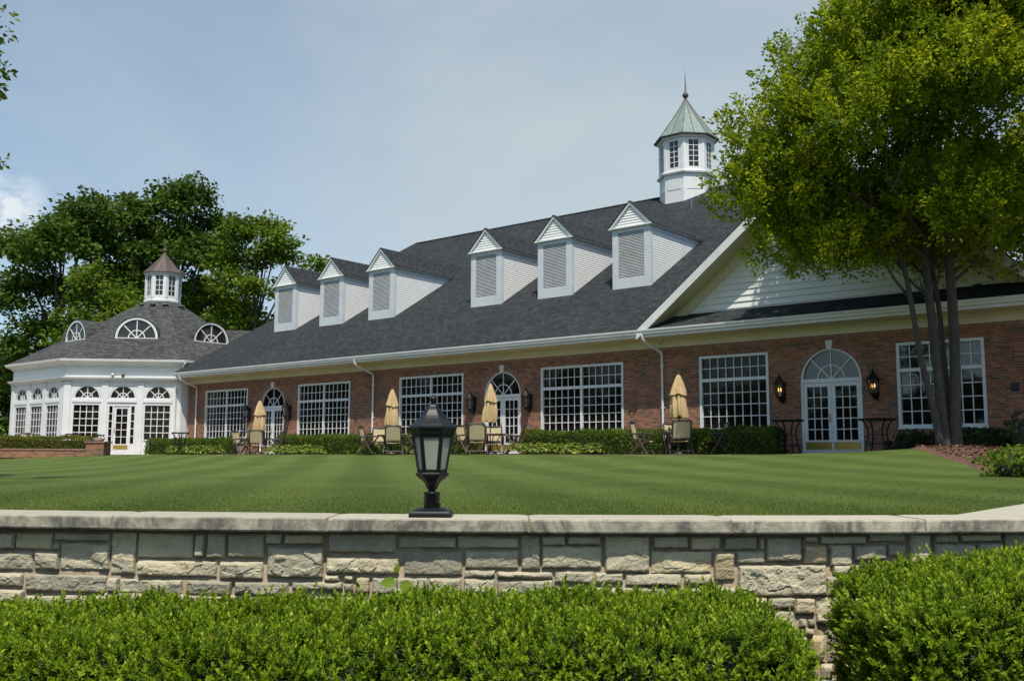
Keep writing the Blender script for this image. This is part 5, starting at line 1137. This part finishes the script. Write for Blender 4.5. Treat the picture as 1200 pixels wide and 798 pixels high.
# ------------------------------------------------------------------ lantern on the coping
k_ = 0.001107
lpz = -0.32; la = (508-600)/FPX*5.72; lo = W(la, 5.72, lpz+0.0005)
LT = thing('pier_lantern', 'black hexagonal lantern with frosted panes standing on the stone wall coping', 'lantern', lo, YAW)
H6 = lambda prof: [(r*k_, (735-y)*k_) for r, y in prof]
r6 = 0.0
b = MB(); s2 = 2**0.5
b.lathe((0, 0, 0), [(r*s2, z) for r, z in H6([(104, 735), (108, 733), (108, 717), (100, 714), (96, 706), (80, 700), (66, 692), (56, 690)])], 4, math.pi/4, False)
b.build('base_plate', M['iron'], LT, 0.003)
b = MB(); b.lathe((0, 0, 0), H6([(40, 692), (41, 690), (41, 622), (44, 620), (44, 612), (38, 611), (20, 608), (18, 600), (24, 594)]), 24)
for an in (0.4, 1.8, 3.9): b.tube([(41*k_*math.cos(-an), 41*k_*math.sin(-an), 60*k_), (50*k_*math.cos(-an), 50*k_*math.sin(-an), 60*k_)], 6*k_, 8)
b.build('post_cup', M['iron'], LT)
b = MB(); b.lathe((0, 0, 0), H6([(22, 598), (30, 590), (34, 575), (48, 555), (70, 540), (78, 530), (86, 526), (86, 516), (78, 510), (70, 508), (60, 506)]), 6, r6, False); b.build('lower_bowl', M['iron'], LT, 0.002)
b = MB()
for k in range(6):
    a_ = r6+k*math.pi/3; c, s = math.cos(a_), math.sin(a_)
    p0 = Vector((c*72*k_, s*72*k_, (735-510)*k_)); p1 = Vector((c*103*k_, s*103*k_, (735-322)*k_)); tg = Vector((-s, c, 0)); rd_ = Vector((c, s, 0)); w_ = 9*k_
    vs = [p+tg*x*w_+rd_*y*w_*0.8 for p in (p0, p1) for x, y in ((-1, -1), (1, -1), (1, 0.5), (-1, 0.5))]
    b.add(vs, [(0, 1, 5, 4), (1, 2, 6, 5), (2, 3, 7, 6), (3, 0, 4, 7)])
b.lathe((0, 0, 0), H6([(104, 335), (106, 322), (98, 321), (96, 335), (104, 335)]), 6, r6, False, False)
b.lathe((0, 0, 0), H6([(62, 505), (76, 505), (78, 496), (64, 496), (62, 505)]), 6, r6, False, False)
b.build('cage', M['iron'], LT)
for k in range(6):
    a0, a1 = r6+k*math.pi/3, r6+(k+1)*math.pi/3; b = MB(); vs = []
    for a_ in (a0, a1):
        for r, y in ((68, 508), (98, 325)): vs.append((math.cos(a_)*r*k_, math.sin(a_)*r*k_, (735-y)*k_))
    b.add(vs, [(0, 2, 3, 1)]); b.build('pane', M['frosted'], LT)
b = MB(); b.lathe((0, 0, 0), H6([(22, 506), (24, 500), (24, 480), (14, 474), (12, 462), (5, 456)]), 12)
for an in range(6): b.tube([(10*k_*math.cos(an), 10*k_*math.sin(an), (735-500)*k_), (30*k_*math.cos(an), 30*k_*math.sin(an), (735-480)*k_), (22*k_*math.cos(an), 22*k_*math.sin(an), (735-470)*k_)], 4*k_, 5)
b.build('lamp_holder', M['iron'], LT)
b = MB(); b.lathe((0, 0, 0), H6([(98, 324), (112, 318), (118, 300), (124, 290), (126, 282), (124, 272), (116, 267), (112, 263), (95, 249), (78, 234), (64, 219), (53, 204), (45, 192), (42, 186), (36, 184), (33, 174), (27, 163), (16, 157), (10, 152)]), 6, r6, False); b.build('lantern_roof', M['iron'], LT, 0.0015)
b = MB(); b.lathe((0, 0, 0), H6([(10, 158), (16, 155), (10, 152), (14, 146), (19, 136), (17, 126), (10, 118), (3, 111)]), 16); b.build('finial', M['iron'], LT)

# ------------------------------------------------------------------ foreground boxwood hedges
def boxwood(label, fn, n_sp, core):
    """fn(n) -> points (a, d, z) and normals on the hedge surface, in photographer coordinates"""
    t = thing('boxwood_hedge', label, 'hedge')
    P, Nn = fn(n_sp); n = len(P); k = 13
    c, s = math.cos(YAW), math.sin(YAW)
    rot = lambda q_: np.stack([q_[:, 0]*c-q_[:, 1]*s, q_[:, 0]*s+q_[:, 1]*c, q_[:, 2]], 1)
    P, Nn = rot(P), rot(Nn)
    dirs = Nn*0.75+unit(n)*0.55; dirs[:, 2] += 0.55; dirs /= np.linalg.norm(dirs, axis=1, keepdims=True)
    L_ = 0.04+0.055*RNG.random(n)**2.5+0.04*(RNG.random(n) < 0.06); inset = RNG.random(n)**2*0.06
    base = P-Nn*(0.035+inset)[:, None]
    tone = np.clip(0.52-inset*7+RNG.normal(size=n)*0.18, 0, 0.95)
    i_ = np.tile(np.arange(k), n); S = np.repeat(np.arange(n), k)
    fr = (i_+0.5)/k; ref = np.cross(dirs, unit(n)); ref /= np.linalg.norm(ref, axis=1, keepdims=True); bi = np.cross(dirs, ref)
    an = i_*2.4+np.repeat(RNG.random(n)*6.28, k)
    rad = ref[S]*np.cos(an)[:, None]+bi[S]*np.sin(an)[:, None]
    cen = base[S]+dirs[S]*(fr*L_[S])[:, None]
    ax = rad*(1.1-0.75*fr)[:, None]+dirs[S]*(0.35+0.75*fr)[:, None]+RNG.normal(size=(len(S), 3))*0.12
    nr = dirs[S]*0.9-rad*0.3+RNG.normal(size=(len(S), 3))*0.12
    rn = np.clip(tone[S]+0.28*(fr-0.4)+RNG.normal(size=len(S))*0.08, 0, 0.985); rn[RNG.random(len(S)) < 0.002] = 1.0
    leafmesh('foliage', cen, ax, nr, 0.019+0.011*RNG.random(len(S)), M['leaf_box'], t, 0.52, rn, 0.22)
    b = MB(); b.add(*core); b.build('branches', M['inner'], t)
    return t
def bump2(a_, q_): return 0.022*np.sin(a_*6.1+q_*3)*np.sin(q_*4.1+a_*2)+0.034*np.sin(a_*13.7+1.3+q_*7)*np.sin(a_*5+q_*15)+0.02*np.sin(a_*27+q_*9)*np.sin(q_*31-a_*8)
def hedge_fn(a0, a1, d_back, top, slope, hgt, r0):
    # cross-section path: back bottom -> top back -> rounded front shoulder -> front bottom
    dep = 1.15; R_ = 0.22
    def fn(n):
        path = [(0.0, -0.35), (0.0, -0.10), (-0.05, -0.02), (-0.16, 0.0), (-dep+R_, -slope)]
        for t_ in np.linspace(0.15, 1, 5)*math.pi/2: path.append((-dep+R_-R_*math.sin(t_), -slope-R_*(1-math.cos(t_))))
        path.append((-dep-0.02, -hgt)); path = np.array(path)
        sg = np.diff(path, axis=0); ln = np.linalg.norm(sg, axis=1); wt = ln.copy(); wt[0] *= 0.4; cum = np.concatenate([[0], np.cumsum(wt)]); cum /= cum[-1]
        q_ = RNG.random(n); i = np.clip(np.searchsorted(cum, q_)-1, 0, len(ln)-1); f = (q_-cum[i])/(cum[i+1]-cum[i])
        dz = path[i]+sg[i]*f[:, None]; a_ = a0+(a1-a0)*RNG.random(n)
        nd = np.stack([sg[i][:, 1], -sg[i][:, 0]], 1)/ln[i][:, None]     # outward normal in the (d, z) plane
        nd = np.where((nd[:, 1:] < -0.01) & (i[:, None] > 2), -nd, nd); nd[i < 2] = (1, 0.0)
        # rounded ends
        P = np.stack([a_, d_back(a_)+dz[:, 0], top(a_)+dz[:, 1]], 1); Nn = np.stack([np.zeros(n), nd[:, 0], nd[:, 1]], 1)
        for end, s in ((a0, 1), (a1, -1)):
            u = s*(a_-end); m = u < r0; w_ = 1-u[m]/r0; drop = r0*(1-np.sqrt(np.maximum(0, 1-w_**2)))
            P[m, 2] -= drop*1.0; Nn[m, 0] -= s*w_*1.2
            P[m, 1] += (d_back(a_[m])-dep/2-P[m, 1])*0.25*w_**2
        # end caps
        ke = int(n*0.10)
        for end, s in ((a0, -1), (a1, 1)):
            dd_ = -dep*RNG.random(ke); zz = -hgt+(hgt-r0*0.7)*RNG.random(ke)
            e_ = np.full(ke, end)+s*0.0; P = np.concatenate([P, np.stack([e_-s*0.03*np.abs(dd_+dep/2), d_back(e_)+dd_*0.8-0.1, top(e_)+zz], 1)]); Nn = np.concatenate([Nn, np.tile([s*1.0, 0, 0.2], (ke, 1))])
        Nn /= np.maximum(np.linalg.norm(Nn, axis=1, keepdims=True), 1e-6)
        P += Nn*(bump2(P[:, 0], P[:, 1]+P[:, 2])*1.0)[:, None]
        return P, Nn
    # dark inner core, well inside the leaves
    V, Fc = [], []; m_ = 24
    for k in range(m_+1):
        a_ = a0+0.14+(a1-a0-0.28)*k/m_; e = min(k, m_-k)/m_; dr = 0.10 if e > 0.06 else 0.2
        for dd_, z in ((-0.10, -hgt), (-0.10, -dr), (-dep+R_, -slope-dr), (-dep+0.12, -slope-R_-0.05), (-dep+0.12, -hgt)):
            p = W(a_, float(d_back(np.array(a_)))+dd_, float(top(np.array(a_)))+z); V.append(tuple(p))
    Fc = [(k*5+j, (k+1)*5+j, (k+1)*5+(j+1) % 5, k*5+(j+1) % 5) for k in range(m_) for j in range(5)]+[(0, 1, 2, 3, 4), tuple(m_*5+j for j in (4, 3, 2, 1, 0))]
    return fn, (V, Fc, False)
db = lambda a_: 5.36+0.028*a_*a_-0.06
topL = lambda a_: np.interp(a_, [-3.6, -2.6, -1.4, -0.3, 0.4, 1.0, 1.3, 1.42], [-0.79, -0.77, -0.725, -0.70, -0.665, -0.685, -0.72, -0.80])-0.0
fn, core = hedge_fn(-4.2, 1.31, db, topL, 0.06, 0.80, 0.12)
boxwood('long bushy boxwood hedge at left in front of the stone wall', fn, 19000, core)
topR = lambda a_: np.interp(a_, [1.62, 1.95, 2.4, 3.0, 4.5], [-0.62, -0.545, -0.50, -0.475, -0.48])
fn, core = hedge_fn(1.64, 4.2, db, topR, 0.05, 1.0, 0.12)
boxwood('shorter and taller boxwood hedge at right in front of the stone wall', fn, 11500, core)
# weed with three heart leaves poking up behind the left hedge
t = thing('weed', 'pale green weed with rounded leaves against the stone wall above the hedge', 'plant', W(-0.60, 5.30, -0.80), YAW)
MB().tube([(0, 0, 0), (0.01, -0.01, 0.1), (0.0, 0, 0.22)], 0.003, 5).build('stem', M['leaf_bright'], t)
LV = [((0.0, -0.01, 0.16), (-1, -0.1, 0.05), 0.085), ((0.02, -0.01, 0.14), (0.9, -0.2, 0.2), 0.075), ((0.0, 0, 0.21), (0.2, -0.1, 1), 0.05), ((0.0, -0.01, 0.09), (-0.6, -0.5, 0.1), 0.055)]
for c_, d_, l_ in LV:
    d_ = Vector(d_).normalized(); n_ = Vector((random.uniform(-.3, .3), -0.9, 0.5)).normalized(); sd_ = n_.cross(d_).normalized(); n_ = d_.cross(sd_); b = MB(); c_ = Vector(c_)
    out = [(0, 0), (.12, .3), (.35, .42), (.6, .38), (.82, .22), (1, 0), (.82, -.22), (.6, -.38), (.35, -.42), (.12, -.3)]
    vs = [c_+d_*l_*x+sd_*l_*y*0.85+n_*l_*(0.35*abs(y)-0.15*x*x) for x, y in out]+[c_+d_*l_*0.35, c_+d_*l_*0.7-n_*l_*0.07]
    b.add(vs, [(0, 1, 2, 10), (10, 2, 3, 11), (11, 3, 4, 5), (0, 10, 8, 9), (10, 11, 7, 8), (11, 5, 6, 7)], True); o = b.build('leaf', M['leaf_bright'], t); set_rnd(o, [0.75]*len(vs))

# ------------------------------------------------------------------ raise everything so that the ground in front of the wall is at z = 0
for o in list(C.objects):
    if o.parent is None and o.type in ('MESH', 'EMPTY'): o.location.z += EYE
